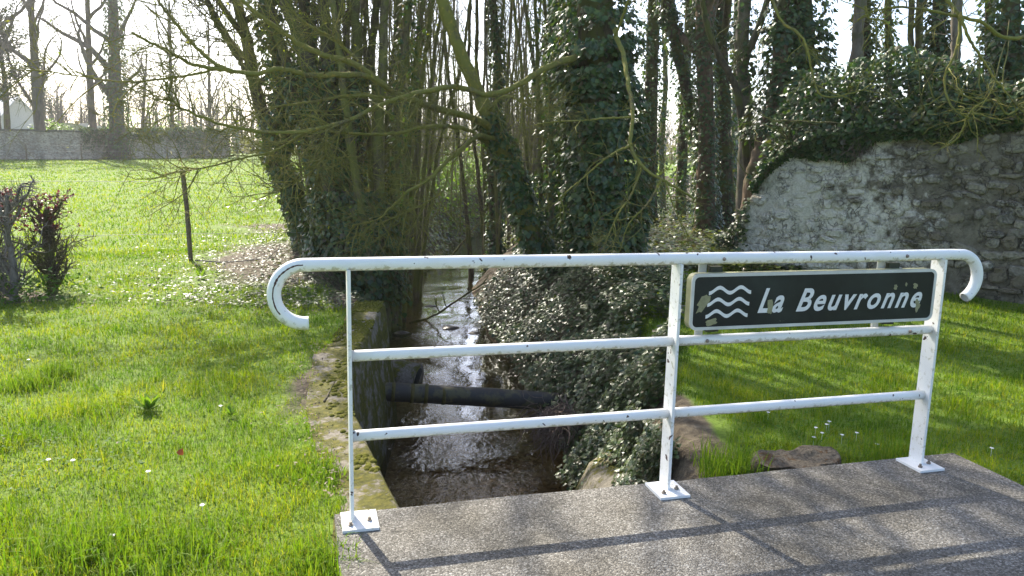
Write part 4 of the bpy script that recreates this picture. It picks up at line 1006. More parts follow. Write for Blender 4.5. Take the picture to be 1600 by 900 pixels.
mb.build('dead_roots', M['root'], wi, True, kind='stuff')
we = thing('wall_end_ivy', 'ivy creeping up the sloping broken end of the stone wall', 'ivy')
mb = MB(); n = 1500; s = rng.uniform(-.2, .35, n); zz = np.clip(wtop(np.maximum(s, 0)), .1, 2) * rng.uniform(0, 1.0, n) ** .6 + .08; off = rng.uniform(-.5, .18, n)
pos = wp(s, 0, 0) + np.stack([wn_[0] * off, wn_[1] * off, zz - .1], -1); leaves(mb, pos, np.array([wn_[0] * .5, wn_[1] * .5, .8]) + rng.normal(0, .4, (n, 3)), -UPV * .5 + rng.normal(0, .6, (n, 3)), rng.uniform(.05, .09, n)); mb.build('leaves', M['ivy_ground'], we, kind='stuff')

def ground_normals(X, Y, e=.05):
    return unit(np.stack([-(hgt(X + e, Y) - hgt(X - e, Y)) / (2 * e), -(hgt(X, Y + e) - hgt(X, Y - e)) / (2 * e), np.ones_like(X)], -1))
def carpet(name, mat, label, cat, X, Y, size, lift=.06, slope=1.0, tmpl=LEAF_IVY, jit=.38, kind='stuff', near=1.0):
    n = len(X); Z = hgt(X, Y); nr = ground_normals(X, Y) * slope + UPV * (1 - slope * .5)
    lump = .4 + 1.2 * (noise2(X, Y, 3.0, 70) + .5)
    P_ = np.stack([X, Y, Z], -1) + nr * (rng.uniform(.1, 1, n) * lift * lump)[:, None]
    mb = MB(); leaves(mb, P_, nr + rng.normal(0, jit, (n, 3)), rng.normal(0, 1, (n, 3)) + (0, -.4, -.2), rng.uniform(size[0], size[1], n) * np.interp(Y, [3.5, 8], [near, 1.0]), tmpl)
    return mb.build(name, mat, None, label=label, category=cat, kind=kind)
n = 56000; Y = 3.55 + 10 * rng.uniform(0, 1, n) ** 1.35; n_t = rng.uniform(-.02, 1, n); wI = np.interp(Y, [3.5, 4.5, 6, 8, 10, 13.5], [.28, .40, .78, 1.6, 2.3, 2.6]); X = xr(Y) + n_t * wI + .12 * noise2(Y, 0 * Y, 2.0, 71)
keep = (hgt(X, Y) > WZ + .02) & ((n_t < .75) | (noise2(X, Y, 3, 72) > 0)) & ~((Y < 5.1) & (X < .74 + .16 * noise2(X, Y, 6, 73)))
carpet('bank_ivy', M['ivy_ground'], 'glossy ivy carpet covering the steep stream bank under the big tree', 'ivy', X[keep], Y[keep], (.035, .07), .20, 1.0, jit=.36, near=.55)
n = 26000; Y = 11.5 + 16 * rng.uniform(0, 1, n) ** 1.5; X = rng.uniform(0, 1, n) * (1.5 + .42 * Y) + xr(Y) + 1.2
carpet('floor_ivy', M['ivy_floor'], 'low ivy ground cover on the woodland floor behind the big tree', 'ivy', X, Y, (.06, .11), .14, 1.0)
n = 11000; Y = rng.uniform(17, 29, n); sd = np.where(rng.random(n) < .5, -1, 1); X = np.where(sd < 0, xl(Y) - .05 - np.abs(rng.normal(0, 1.5, n)), xr(Y) + .05 + np.abs(rng.normal(0, 1.3, n)))
carpet('far_bank_ivy', M['ivy_floor'], 'leafy undergrowth on both banks near the bend of the stream', 'ivy', X, Y, (.07, .13), .25, 1.0)
n = 9000; Y = rng.uniform(7.6, 16, n); X = xl(Y) - .1 - np.abs(rng.normal(0, 1.2, n)) - .1
carpet('bank_ground_ivy', M['ivy_bank'], 'patchy small leaved ivy on the worn bank under the alders', 'ivy', X, Y, (.025, .05), .05, 1.0)

bb = thing('stream_bramble', 'yellow green bramble thicket closing the stream at its bend', 'shrub')
mb = MB(); n = 14000; Y = rng.uniform(22.5, 33, n); X = rng.uniform(-6, 5.5, n); kk = ~((X > xl(Y) - .1) & (X < xr(Y) + .1) & (Y < 26.5)) & ((Y > 25) | (X < xl(Y) - .2)); X, Y = X[kk], Y[kk]; n = len(X); Z = hgt(X, Y) + rng.uniform(0, 1, n) ** 1.2 * (1.2 + 2.0 * noise2(X, Y, .5, 77)); Z = np.maximum(Z, WZ + .2); leaves(mb, np.stack([X, Y, Z], -1), rng.normal(0, .6, (n, 3)) + UPV, rng.normal(0, 1, (n, 3)), rng.uniform(.08, .18, n), LEAF_KITE); mb.build('leaves', M['brightleaf'], bb, kind='stuff')
mb = MB(); n = 600; Y = rng.uniform(25.5, 33, n); X = rng.uniform(-5.5, 5, n); A_ = grow(np.stack([X, Y, hgt(X, Y) - .1], -1), rng.normal(0, .5, (n, 3)) + UPV, rng.uniform(1, 2.4, n), 6, -.05, .2); tubes(mb, A_, np.linspace(.014, .006, 6)[None] * np.ones((n, 1)), 3, caps=False); mb.build('stems', M['pole_bark'], bb, True, kind='stuff')

# ------------------------------------------------------------------ dead brushwood, sticks and litter
bw = thing('root_brushwood', 'tangle of dead brown roots hanging into the stream below the ivy', 'brushwood')
mb = MB(); n = 300; c = at(872, 652, 6.5); st = c + rng.normal(0, 1, (n, 3)) * (.10, .14, .07); A_ = grow(st, rng.normal(0, .5, (n, 3)) + (-.5, -.15, -.7), rng.uniform(.12, .36, n), 6, -.10, .28); tubes(mb, A_, np.linspace(.0045, .002, 6)[None] * rng.uniform(.6, 1.6, (n, 1)), 3, caps=False); mb.build('roots', M['root'], bw, True, kind='stuff')
def stick(name, label, pts, r, mat='straw', fork=0):
    t = thing(name, label, 'stick'); mb = MB(); P_, _ = stem(mb, pts, r, r * .4, 24, 6, .08); mb.build('shaft', M[mat], t, True)
    if fork:
        mb1, _ = branchlets(P_[None], fork, .3, fork, .15, r * .5, up=.1, lo=.3); mb1.build('side_twigs', M[mat], t, True, kind='stuff')
stick('dead_branch', 'long dead branch slanting from the ivy bank into the water', [at(640, 505, 12.6), at(680, 492, 12.4), at(725, 462, 12.0), at(760, 440, 11.8)], .022, 'bark', 5)
stick('dead_branch', 'dead branch leaning across the stream under the willow stems', [at(700, 408, 18), at(730, 370, 18), at(752, 345, 18)], .03, 'bark', 3)
stick('broken_stick', 'dark broken stick lying on the retaining wall top', [gp(507, 628, .0), gp(515, 612, .03), gp(523, 596, .06)], .009, 'bark')
stick('fallen_twig', 'thin fallen twig lying on the worn bank by the stake', [gp(305, 407, .02), gp(360, 409, .03), gp(430, 402, .05)], .012, 'grey_twig', 4)
n = 2600; X = rng.normal(-2.9, 1.0, n); Y = rng.uniform(7.2, 14, n); k = (X < xl(Y) - .15)
carpet('leaf_litter', M['litter'], 'dry pale leaf litter scattered on the worn bank', 'leaf litter', X[k], Y[k], (.02, .05), .03, 1.0, LEAF_NARROW, .3)
n = 700; Y = rng.uniform(3.3, 6.3, n); X = xl(Y) - np.abs(rng.normal(0, .2, n)) - .01
o = carpet('wall_top_litter', M['litter'], 'dry leaf crumbs along the mossy top of the retaining wall', 'leaf litter', X, Y, (.012, .035), .02, 1.0, LEAF_NARROW, .3); o.location.z = .025
n = 900; X = rng.uniform(-7, -1.0, n); Y = rng.uniform(3.2, 11, n); k = (noise2(X, Y, 1.1, 80) > .02) & (X < xl(Y) - .4)  # pale dry leaves scattered to stand for glare off the leaves
carpet('lawn_litter_glare', M['litter'], 'small dry leaves, pale to stand for sun glare, among the meadow grass', 'leaf litter', X[k], Y[k], (.008, .026), .06, 1.0, LEAF_NARROW, .3)
mb = MB(); q = gp(280, 717, .0); leaves(mb, np.array([[0, 0, 0.]]), np.array([[.5, -.8, .7]]), np.array([[.5, 0, 1.]]), np.array([.04]), LEAF_IVY); o = mb.build('fallen_leaf', M['orange_leaf'], None, label='single bright orange dead leaf standing in the grass', category='leaf'); o.location = (q[0], q[1], .02)

# ------------------------------------------------------------------ grass
def in_deck(X, Y, mrg=0.0):
    u, v = to_local(X, Y); return (u > -.09 - mrg) & (u < 3.23 + mrg) & (v < .11 + mrg) & (v > -6.6)
def blades(mb, X, Y, h, w, lean=.45, seg=2):
    n = len(X); Z = hgt(X, Y) - .01; a = rng.uniform(0, 2 * math.pi, n)
    d = np.stack([np.cos(a), np.sin(a), 0 * a], -1); b = rng.uniform(0, 2 * math.pi, n); side = np.stack([np.cos(b), np.sin(b), 0 * b], -1)
    ln = (np.abs(rng.normal(0, lean, n)) * h)[:, None]; P0 = np.stack([X, Y, Z], -1); H_ = h[:, None]; wv = side * (w / 2)[:, None]
    tipv = P0 + d * ln + UPV * np.maximum(H_ * .35, H_ - ln * .45)
    if seg == 1:
        V = np.stack([P0 - wv, P0 + wv, tipv], 1); mb.add(V.reshape(-1, 3), np.arange(3 * n).reshape(n, 3)); return
    mid = P0 + d * ln * .32 + UPV * H_ * .55
    V = np.stack([P0 - wv, P0 + wv, mid + wv * .8, mid - wv * .8, tipv], 1); o = np.arange(n)[:, None] * 5
    mb.add(V.reshape(-1, 3), o + np.array([0, 1, 2, 3])); mb.f.append((o + np.array([3, 2, 4])) + mb.n - 5 * n)
def scatter(n, r0, r1, a0, a1):
    r = np.exp(rng.uniform(math.log(r0), math.log(r1), n)); a = np.radians(rng.uniform(a0, a1, n)); return r * np.sin(a), r * np.cos(a), r
def grass_keep(X, Y):
    a = xl(Y); b = xr(Y); s = soil_at(X, Y) + .55 * noise2(X, Y, 2.2, 90) + .2 * noise2(X, Y, 7, 91)
    onwall = (Y < 7.7) & (X > a - .24) & (X < b)
    k = ~in_deck(X, Y, .02) & ((X < a - .1) | (X > b + .50 + .4 * sstep(5, 8, Y))) & (rng.uniform(0, 1, len(X)) > sstep(.22, .62, s)) & ~onwall
    # the stone wall's footprint
    sw = (X - WA[0]) * wd[0] + (Y - WA[1]) * wd[1]; ow = (X - WA[0]) * wn_[0] + (Y - WA[1]) * wn_[1]
    return k & ~((sw > -.1) & (ow < .04) & (Y < 20))
near = MB(); far = MB()
X, Y, R_ = scatter(430000, 2.1, 13, -48, 60); k = grass_keep(X, Y); X, Y, R_ = X[k], Y[k], R_[k]
tuft = sstep(.05, .32, noise2(X, Y, 1.7, 92)) * sstep(-.1, .3, noise2(X, Y, 4.5, 93))
h = (.03 + .045 * rng.uniform(0, 1, len(X)) ** 1.5 + .07 * tuft * rng.uniform(.4, 1, len(X))) * (1 + .7 * noise2(X, Y, 8, 95)); w = np.maximum(.0035, .00085 * R_) * rng.uniform(.7, 1.3, len(X))
blades(near, X, Y, h, w, .75)
X, Y, R_ = scatter(110000, 12, 70, -42, 12); k = grass_keep(X, Y); X, Y, R_ = X[k], Y[k], R_[k]; blades(far, X, Y, rng.uniform(.04, .10, len(X)), .0016 * R_ * rng.uniform(.7, 1.3, len(X)), .7, 1)
n = 16000; X2, Y2, R2 = scatter(n, 2.3, 12, -40, 40); k = grass_keep(X2, Y2) & (noise2(X2, Y2, 1.3, 96) + .4 * noise2(X2, Y2, 4, 97) > .05); carpet('lawn_weeds', M['weed'], 'small round leaved weeds spread low through the grass', 'weeds', X2[k], Y2[k], (.012, .03), .05, 1.0, LEAF_KITE, .35)
near.build('lawn_grass', M['grass'], None, label='short sunlit spring grass beside the stream and bridge', category='grass', kind='stuff')
far.build('meadow_grass', M['grass'], None, label='bright green meadow grass stretching to the far wall', category='grass', kind='stuff')
def tuft_of(name, label, c, n, rad, hh, mat='long_grass', group=None):
    X = rng.normal(c[0], rad, n); Y = rng.normal(c[1], rad, n); mb = MB(); blades(mb, X, Y, rng.uniform(hh * .55, hh * 1.15, n), rng.uniform(.004, .007, n), .55)
    o = mb.build(name, M[mat], None, label=label, category='grass tuft', kind='stuff')
    if group: o['group'] = group
for c, n, rad, hh, lb in ((gp(130, 850), 750, .11, .17, 'dense dark grass tuft beside the lighter spreading tuft'), (gp(285, 855), 600, .13, .14, 'lighter spreading grass tuft next to the dense dark tuft'), (gp(35, 595), 300, .09, .15, 'low rounded grass tuft on the meadow by the hedge'), (gp(88, 578), 320, .075, .16, 'upright dark grass tuft next to the low rounded tuft'), (gp(420, 720), 300, .12, .09, 'small green grass tuft near the orange leaf'), (gp(490, 730), 300, .10, .09, 'grass tuft hugging the retaining wall edge'), (gp(500, 870), 500, .10, .11, 'grass tuft spilling against the corner of the deck')):
    tuft_of('grass_tuft', lb, c, n, rad, hh)
mb = MB(); n = 1500; u = rng.uniform(1.62, 3.25, n); u = np.where(rng.random(n) < .55, rng.normal(2.0, .2, n), u); v = .13 + np.abs(rng.normal(0, .14, n)); X = RO[0] + UU[0] * u + VV[0] * v; Y = RO[1] + UU[1] * u + VV[1] * v
k = (X > xr(Y) + .38) & ~((np.abs(X - cs[0]) < .3) & (np.abs(Y - cs[1]) < .17)); X, Y = X[k], Y[k]; blades(mb, X, Y, rng.uniform(.08, .27, len(X)), rng.uniform(.004, .007, len(X)), .35)
mb.build('tall_grass', M['long_grass'], None, label='tall bright grass blades along the far edge of the deck', category='grass', kind='stuff')

# weeds and daisies
def rosette(name, label, c, n, L, mat='brightleaf'):
    t = thing(name, label, 'weed', (c[0], c[1], float(hgt(c[0], c[1]))))
    for k in range(n):
        a = k * 2.4 + rng.normal(0, .3); d = np.array([math.cos(a), math.sin(a), rng.uniform(.25, 2.6)]); mb = MB()
        leaves(mb, np.array([[0, 0, .01]]), np.array([[-d[0] * d[2], -d[1] * d[2], d[0] ** 2 + d[1] ** 2]]), d[None], np.array([L * rng.uniform(.6, 1.1)]), np.array([(0, 0, 0), (.3, .16, -.02), (.7, .14, -.02), (1, 0, -.1), (.7, -.14, -.02), (.3, -.16, -.02)])); mb.build('leaf', M[mat], t)
rosette('dock_plant', 'broad leaved dock plant standing in the meadow grass', gp(232, 632), 18, .13)
rosette('dock_seedling', 'young broad leaved weed near the foot of the stake', gp(312, 430), 6, .14)
rosette('wall_weed', 'leafy green weed on the deck edge of the lawn by tall grass', gp(360, 640), 8, .09)
dm = MB(); leaves(dm, np.zeros((9, 3)), np.tile([0, 0, 1.0], (9, 1)) + rng.normal(0, .1, (9, 3)), np.stack([np.cos(np.arange(9) * .698), np.sin(np.arange(9) * .698), 0 * np.arange(9)], -1), np.full(9, .014), LEAF_NARROW); tubes(dm, np.array([(0, 0, -.06), (0, 0, -.001)]), np.array([.001, .001]), 3)
dme = dm.mesh('daisy', M['daisy'])
for px_, py_ in ((1274, 676), (1284, 684), (1291, 671), (1295, 666), (1271, 690), (1315, 687), (1338, 684), (1549, 705), (1370, 700), (1200, 650)):
    q = gp(px_, py_, -.05); o = obj('daisy', dme, None, label='tiny white daisy flowering in the lawn behind the deck', category='flower', group='daisies in the lawn'); o.location = (q[0], q[1], max(float(hgt(q[0], q[1])) + .07, -.05))
n = 7
for k in range(n):
    q = gp(rng.uniform(20, 460), rng.uniform(560, 880), .0)
    o = obj('daisy', dme, None, label='tiny white daisy flowering in the meadow grass', category='flower', group='daisies in the meadow'); o.location = (q[0], q[1], float(hgt(q[0], q[1])) + .055)

# ------------------------------------------------------------------ hedge plants and near wire fence
def hedge(name, label, c, h, w, bark, leafn, leafmat, r, seed_n):
    t = thing(name, label, 'shrub', (0, 0, 0)); c = np.array([c[0], c[1], float(hgt(c[0], c[1])) - .05])
    mb = MB(); tr = []
    P_, _ = stem(mb, [c, c + (.03, 0, h * .35), c + (-.02, .03, h * .65), c + (.03, 0, h * .95)], r, r * .45, 20, 9, .1, .3); mb.build('trunk', bark, t, True); tr.append(P_)
    mb = MB(); p, d, _ = offshoots(P_[None], seed_n, .05, .9, 1.1); p[:6] = c + (0, 0, .1)
    A_ = grow(p, d * (1, .8, .7) + UPV * .35, w * rng.uniform(.7, 1.25, seed_n), 7, .14, .22); A_[..., 2] = np.minimum(A_[..., 2], c[2] + h * (1 + .06 * rng.normal(0, 1, (seed_n, 1))))
    tubes(mb, A_, np.linspace(1, .35, 7)[None] * r * .38 * rng.uniform(.6, 1.2, (seed_n, 1)), 5)
    p, d, _ = offshoots(A_, seed_n * 7, .3, 1.0, 1.0); B_ = grow(p, d, rng.uniform(.08, .24, seed_n * 7), 4, .15, .3); B_[..., 2] = np.minimum(B_[..., 2], c[2] + h * (1.04 + .04 * rng.normal(0, 1, (seed_n * 7, 1)))); tubes(mb, B_, np.linspace(1, .5, 4)[None] * .006 * np.ones((seed_n * 7, 1)), 3, caps=False)
    p, d, _ = offshoots(B_, seed_n * 14, .3, 1.0, 1.0); C_ = grow(p, d, rng.uniform(.04, .10, seed_n * 14), 3, .2, .3); tubes(mb, C_, np.linspace(1, .6, 3)[None] * .0032 * np.ones((seed_n * 14, 1)), 3, caps=False)
    mb.build('branches', bark, t, True, kind='stuff')
    if leafn:
        p, d, _ = offshoots(C_, leafn * 3, .3, 1.0); q = p[:, 2] - c[2]; p, d = p[q > h * .72][:leafn], d[q > h * .72][:leafn]; mb = MB(); leaves(mb, p, rng.normal(0, .6, (len(p), 3)) + UPV, d, rng.uniform(.018, .04, len(p)), LEAF_KITE); mb.build('leaves', leafmat, t, kind='stuff')
hc = gp(83, 452)
hedge('hedge_shrub', 'clipped hedge shrub with purple leaf tips and bare dark stems', hc + (-.12, .15, 0), 1.04, .36, M['bark'], 1700, M['purple'], .06, 44)
hedge('bare_hedge_shrub', 'bare grey twigged hedge shrub beside the purple tipped one', gp(28, 462) + (-.05, 0, 0), 1.2, .42, M['grey_twig'], 0, None, .045, 34)
hedge('rear_hedge_shrub', 'dense purple hedge shrub behind the bare grey twigged one', gp(-25, 455) + (-.15, .35, 0), 1.05, .45, M['bark'], 1700, M['purple'], .06, 44)
n = 1600; X = rng.normal(-5.25, .5, n); Y = rng.normal(7.85, .22, n)
carpet('hedge_foot_weeds', M['weed'], 'low green weeds and nettles at the foot of the hedge shrubs', 'weeds', X, Y, (.03, .08), .16, 1.0, LEAF_NARROW, .6)
sk = gp(298, 402); sk[2] = float(hgt(sk[0], sk[1])); nf = thing('stake_fence', 'leaning wooden stake with two thin fence wires by the stream', 'fence')
tp_ = at(285, 265, sk[1]); mb = MB(); P_ = spline([sk - (0, 0, .2), (sk + tp_) / 2 + (.01, 0, 0), tp_], 14); tubes(mb, P_, np.full(14, .033), 9, jag=.04); mb.build('stake', M['stake'], nf, True)
mb = MB(); tubes(mb, np.array([tp_ - (0, 0, .07), tp_ - (0, 0, .015)]), np.array([.038, .038]), 9); mb.build('insulator', plain('dark_cap', (.04, .03, .025), .7), nf, True)
for zf, y0 in ((.87, 285), (.30, 360)):
    c = sk + (tp_ - sk) * zf; l_ = np.array([-12.5, 8.2, c[2] + .02]); r_e = np.array([-3.0, 11.9, c[2] - .05]); l0 = at(60, y0, 9.6)
    mb = MB(); Q_ = spline([l_, (l_ + c) / 2 - (0, 0, .03), c + (0, -.035, 0), r_e], 24); tubes(mb, Q_, np.full(24, .003), 4, caps=False); mb.build('wire', M['wire'], nf, True)

# ------------------------------------------------------------------ the far side of the meadow
def gz(x, y): return float(hgt(np.array(x), np.array(y)))
FA = np.array([-62.0, 51.0]); FB = np.array([-19.8, 70.0])
a0 = at(0, 250, 55); a1 = at(360, 247, 69)
FA = a0[:2] + (a0[:2] - a1[:2]) * .8; FB = a1[:2]
fw = thing('meadow_wall', 'long weathered rubble wall closing the far side of the meadow', 'wall')
mb = MB(); n = 90; t_ = np.linspace(0, 1, n); fx = FA[0] + (FB[0] - FA[0]) * t_; fy = FA[1] + (FB[1] - FA[1]) * t_; fz = hgt(fx, fy)
fd = unit((FB - FA)[None])[0]; fn = np.array([fd[1], -fd[0]]); ftop = fz + 2.05 + .06 * noise2(t_ * 60, 0 * t_, .5, 30)
rows = np.array([[(x, y, z - .3), (x, y, zt), (x - fn[0] * .45, y - fn[1] * .45, zt), (x - fn[0] * .45, y - fn[1] * .45, z - .3)] for x, y, z, zt in zip(fx, fy, fz, ftop)]); idx = np.arange(n * 4).reshape(n, 4)
mb.add(rows.reshape(-1, 3), [(idx[i, j], idx[i + 1, j], idx[i + 1, (j + 1) % 4], idx[i, (j + 1) % 4]) for i in range(n - 1) for j in range(4)]); mb.f.append(np.array([idx[-1]])); mb.f.append(np.array([idx[0][::-1]])); mb.build('wall_body', M['far_wall'], fw)
cop = plain('dark_coping', (.15, .14, .11), .9); i = 0
for i in range(0, n - 1):
    x, y, zt = fx[i], fy[i], ftop[i] - .03; L_ = np.linalg.norm([fx[1] - fx[0], fy[1] - fy[0]]) * .96
    mb = MB(); box(mb, 0, L_, -.52, .05, 0, .11 + .04 * rng.random()); o = mb.build('coping_stone', cop, fw); o.location = (x, y, zt); o.rotation_euler = (0, 0, math.atan2(fd[1], fd[0]))
# local frame of the coping: +y points away from the meadow; boxes reach from the face back over the wall
for o in [c for c in fw.children if c.name.startswith('coping')]:
    o.location.x -= fn[0] * -.02; o.location.y -= fn[1] * -.02
    o.rotation_euler = (0, 0, math.atan2(fd[1], fd[0])); o.data.transform(Matrix.Scale(-1, 4, (0, 1, 0)))
def fpos(px_, py_=250, back=0.0):
    d = ray(px_, py_); d2 = d[:2] / d[1]; # solve FA + s fd = k d2
    A_ = np.array([[fd[0], -d2[0]], [fd[1], -d2[1]]]); s_, k_ = np.linalg.solve(A_, -FA); q = d2 * k_; return q * (1 + back / np.linalg.norm(q))
def far_ivy(label, x0, x1, n, hang, rise):
    q0, q1 = fpos(x0), fpos(x1); t = rng.uniform(0, 1, n); t = np.where(rng.random(n) < .5, t, t); c = q0[None] + (q1 - q0)[None] * t[:, None]
    prof = 1 + 1.2 * noise2(t * 14, 0 * t, 1.0, int(x0)); f = rng.uniform(-1, 1, n) ; zt = hgt(c[:, 0], c[:, 1]) + 2.1
    z = np.where(f < 0, zt + f * hang * prof, zt + np.abs(f) * rise * prof); off = rng.uniform(.03, .4, n) * np.where(f < 0, 1, rng.uniform(-2, 1, n))
    P_ = np.stack([c[:, 0] + fn[0] * off, c[:, 1] + fn[1] * off, z], -1); mb = MB(); leaves(mb, P_, np.array([fn[0], fn[1], .5]) + rng.normal(0, .4, (n, 3)), -UPV + rng.normal(0, .5, (n, 3)), rng.uniform(.10, .2, n), LEAF_KITE)
    t_ = thing('meadow_wall_ivy', label, 'ivy'); mb.build('leaves', M['ivy'], t_, kind='stuff')
far_ivy('small ivy apron hanging from the meadow wall beside the big ivy trunk', 128, 165, 700, 1.0, .25)
far_ivy('ivy ridge along the meadow wall top past the big ivy trunk', 195, 290, 1500, .55, .35)
far_ivy('heavy ivy curtain smothering the end of the meadow wall', 275, 372, 3200, 1.9, .5)
def far_tree(name, label, px_, back, r, h, leanx, ivy=0, bark='far_bark', lim=9, cat='tree', twn=(60, 260, 420)):
    q = fpos(px_, 250, back); b = np.array([q[0], q[1], gz(q[0], q[1]) - .1]); t = thing(name, label, cat)
    mb = MB(); P_, r_ = stem(mb, [b, b + (leanx * .1, 0, h * .3), b + (leanx * .5, 0, h * .6), b + (leanx, 0, h)], r, r * .35, 24, 10, .05, .3); mb.build('trunk', M[bark], t, True)
    p, d, tt = offshoots(P_[None], lim, .22, .95, 1.0); A_ = grow(p, d + UPV * .5, h * .38 * rng.uniform(.6, 1.2, lim), 10, .06, .16)
    mb = MB(); tubes(mb, A_, np.linspace(1, .25, 10)[None] * (r * .42) * rng.uniform(.6, 1.1, (lim, 1)), 6); mb.build('limbs', M[bark], t, True, kind='stuff')
    mb1, _ = branchlets(A_, twn[0], 2.4, twn[1], 1.2, .028, up=.05, lo=.15, n3=twn[2], l3=.6); mb1.build('crown', M[bark], t, True, kind='stuff')
    if ivy: mb = MB(); ivy_column(mb, P_, r_, ivy, (.14, .26), .35, 4, LEAF_KITE, 0, .8); mb.build('ivy', M['ivy'], t, kind='stuff')
far_tree('meadow_tree', 'tall dark forking tree rising at the edge behind the evergreen', -4, 1.5, .42, 17, 1.6, 0)
far_tree('meadow_tree', 'tall straight bare tree beside the pale gable behind the meadow wall', 66, 2.0, .42, 18, .2, 0, lim=12)
far_tree('meadow_tree', 'slender straight bare tree between the big ivy trunk and the pale gable', 148, 2.0, .32, 18, .5, 0)
far_tree('ivy_trunk_tree', 'very thick ivy covered tree standing against the meadow wall', 186, -.9, .62, 18, .6, 3400, lim=12)
far_tree('ivy_trunk_tree', 'thin tree with an ivy footed stem behind the ivy ridge of the meadow wall', 272, 3.0, .22, 13, .3, 700)
far_tree('meadow_tree', 'bare twiggy tree behind the heavy ivy curtain of the meadow wall', 330, 6.0, .22, 12, .3, 0, lim=12)
far_tree('meadow_tree', 'low spreading bare tree beyond the thick ivy covered tree', 225, 9.0, .2, 9, .8, 0, lim=12)
def evergreen(label, px_, back, h, w, n):
    q = fpos(px_, 250, back); b = np.array([q[0], q[1], gz(q[0], q[1])]); t = thing('evergreen_tree', label, 'tree')
    mb = MB(); P_, _ = stem(mb, [b, b + (.2, 0, h * .5), b + (0, 0, h)], .3, .05, 16, 8); mb.build('trunk', M['bark'], t, True)
    nb = 60; p, d, tt = offshoots(P_[None], nb, .38, .98, 1.2); A_ = grow(p, d, w * (1.1 - tt * .7) * rng.uniform(.5, 1.2, nb), 6, .06, .2); mb = MB(); tubes(mb, A_, np.linspace(.05, .015, 6)[None] * np.ones((nb, 1)), 4, caps=False); mb.build('limbs', M['bark'], t, True, kind='stuff')
    p, d, _ = offshoots(A_, n, .25, 1.0); p = p + rng.normal(0, .22, p.shape); mb = MB(); leaves(mb, p, rng.normal(0, .6, p.shape) + UPV * .6, d + rng.normal(0, .4, p.shape), rng.uniform(.18, .36, n), LEAF_NARROW); mb.build('crown', M['evergreen'], t, kind='stuff')
evergreen('dark evergreen tree with an open crown over the meadow wall end', 14, 5, 10.5, 3.6, 4200)
evergreen('shorter evergreen rising behind the tall straight bare tree', 70, 30, 9.5, 2.4, 2000)
def bush(name, label, px_, back, r, n, mat):
    q = fpos(px_, 250, back); z = gz(q[0], q[1]); t = thing(name, label, 'shrub'); c = np.array([q[0], q[1], z + r[2] * .9])
    d = unit(rng.normal(0, 1, (n, 3))); P_ = c + d * np.array(r) * (rng.uniform(.4, 1, n) ** .5 * (1 + .5 * noise2(d[:, 0] * 3, d[:, 2] * 3 + d[:, 1], 1, 5)))[:, None]; mb = MB(); leaves(mb, P_, d + UPV * .5 + rng.normal(0, .4, (n, 3)), rng.normal(0, 1, (n, 3)), rng.uniform(.15, .3, n), LEAF_KITE); mb.build('leaves', mat, t, kind='stuff')
    mb = MB(); k = 10; A_ = grow(np.tile([q[0], q[1], z - .1], (k, 1)), rng.normal(0, .4, (k, 3)) + UPV, np.full(k, r[2] * 1.6), 6, .05, .15); tubes(mb, A_, np.linspace(.06, .02, 6)[None] * np.ones((k, 1)), 5); mb.build('stems', M['bark'], t, True, kind='stuff')
bush('garden_shrub', 'bright green garden shrub just over the meadow wall', 88, 3.0, (2.2, 1.4, 1.55), 1500, M['brightleaf'])
bush('garden_shrub', 'greenish leafing shrub behind the meadow wall past the polytunnels', 235, 12, (4.0, 2.5, 2.6), 700, M['brightleaf'])
# house gable and polytunnels
hq = fpos(36, 250, 14); hz = gz(hq[0], hq[1]); hs = thing('pale_house', 'pale steep roofed house beyond the meadow wall', 'house', (hq[0], hq[1], hz), math.atan2(-hq[0], hq[1]) + .25)
W_, D_, E_, R_h = 3.2, 9.0, 1.0, 4.7
mb = MB(); V = [(-W_, 0, 0), (W_, 0, 0), (W_, 0, E_), (0, 0, R_h), (-W_, 0, E_)]; V = V + [(x, D_, z) for x, y, z in V]; mb.add(V, [(0, 1, 6, 5), (1, 2, 7, 6), (4, 0, 5, 9)]); mb.f.append(np.array([[0, 1, 2, 3, 4]])); mb.f.append(np.array([[9, 8, 7, 6, 5]])); mb.build('wall', M['house'], hs)
mb = MB()
for sgn in (-1, 1):
    V = [(sgn * (W_ + .2), -.25, E_ - .42), (0, -.25, R_h + .05), (0, D_ + .2, R_h + .05), (sgn * (W_ + .2), D_ + .2, E_ - .42)]; V += [(x, y, z + .14) for x, y, z in V]; mb.add(V, [(0, 1, 2, 3), (4, 5, 6, 7), (0, 1, 5, 4), (1, 2, 6, 5), (2, 3, 7, 6), (3, 0, 4, 7)])
rf = mb.build('roof', M['slate'], hs); mb = MB(); box(mb, -.3, .3, 5.5, 6.1, R_h - .3, R_h + .9); mb.build('chimney', M['house'], rf)
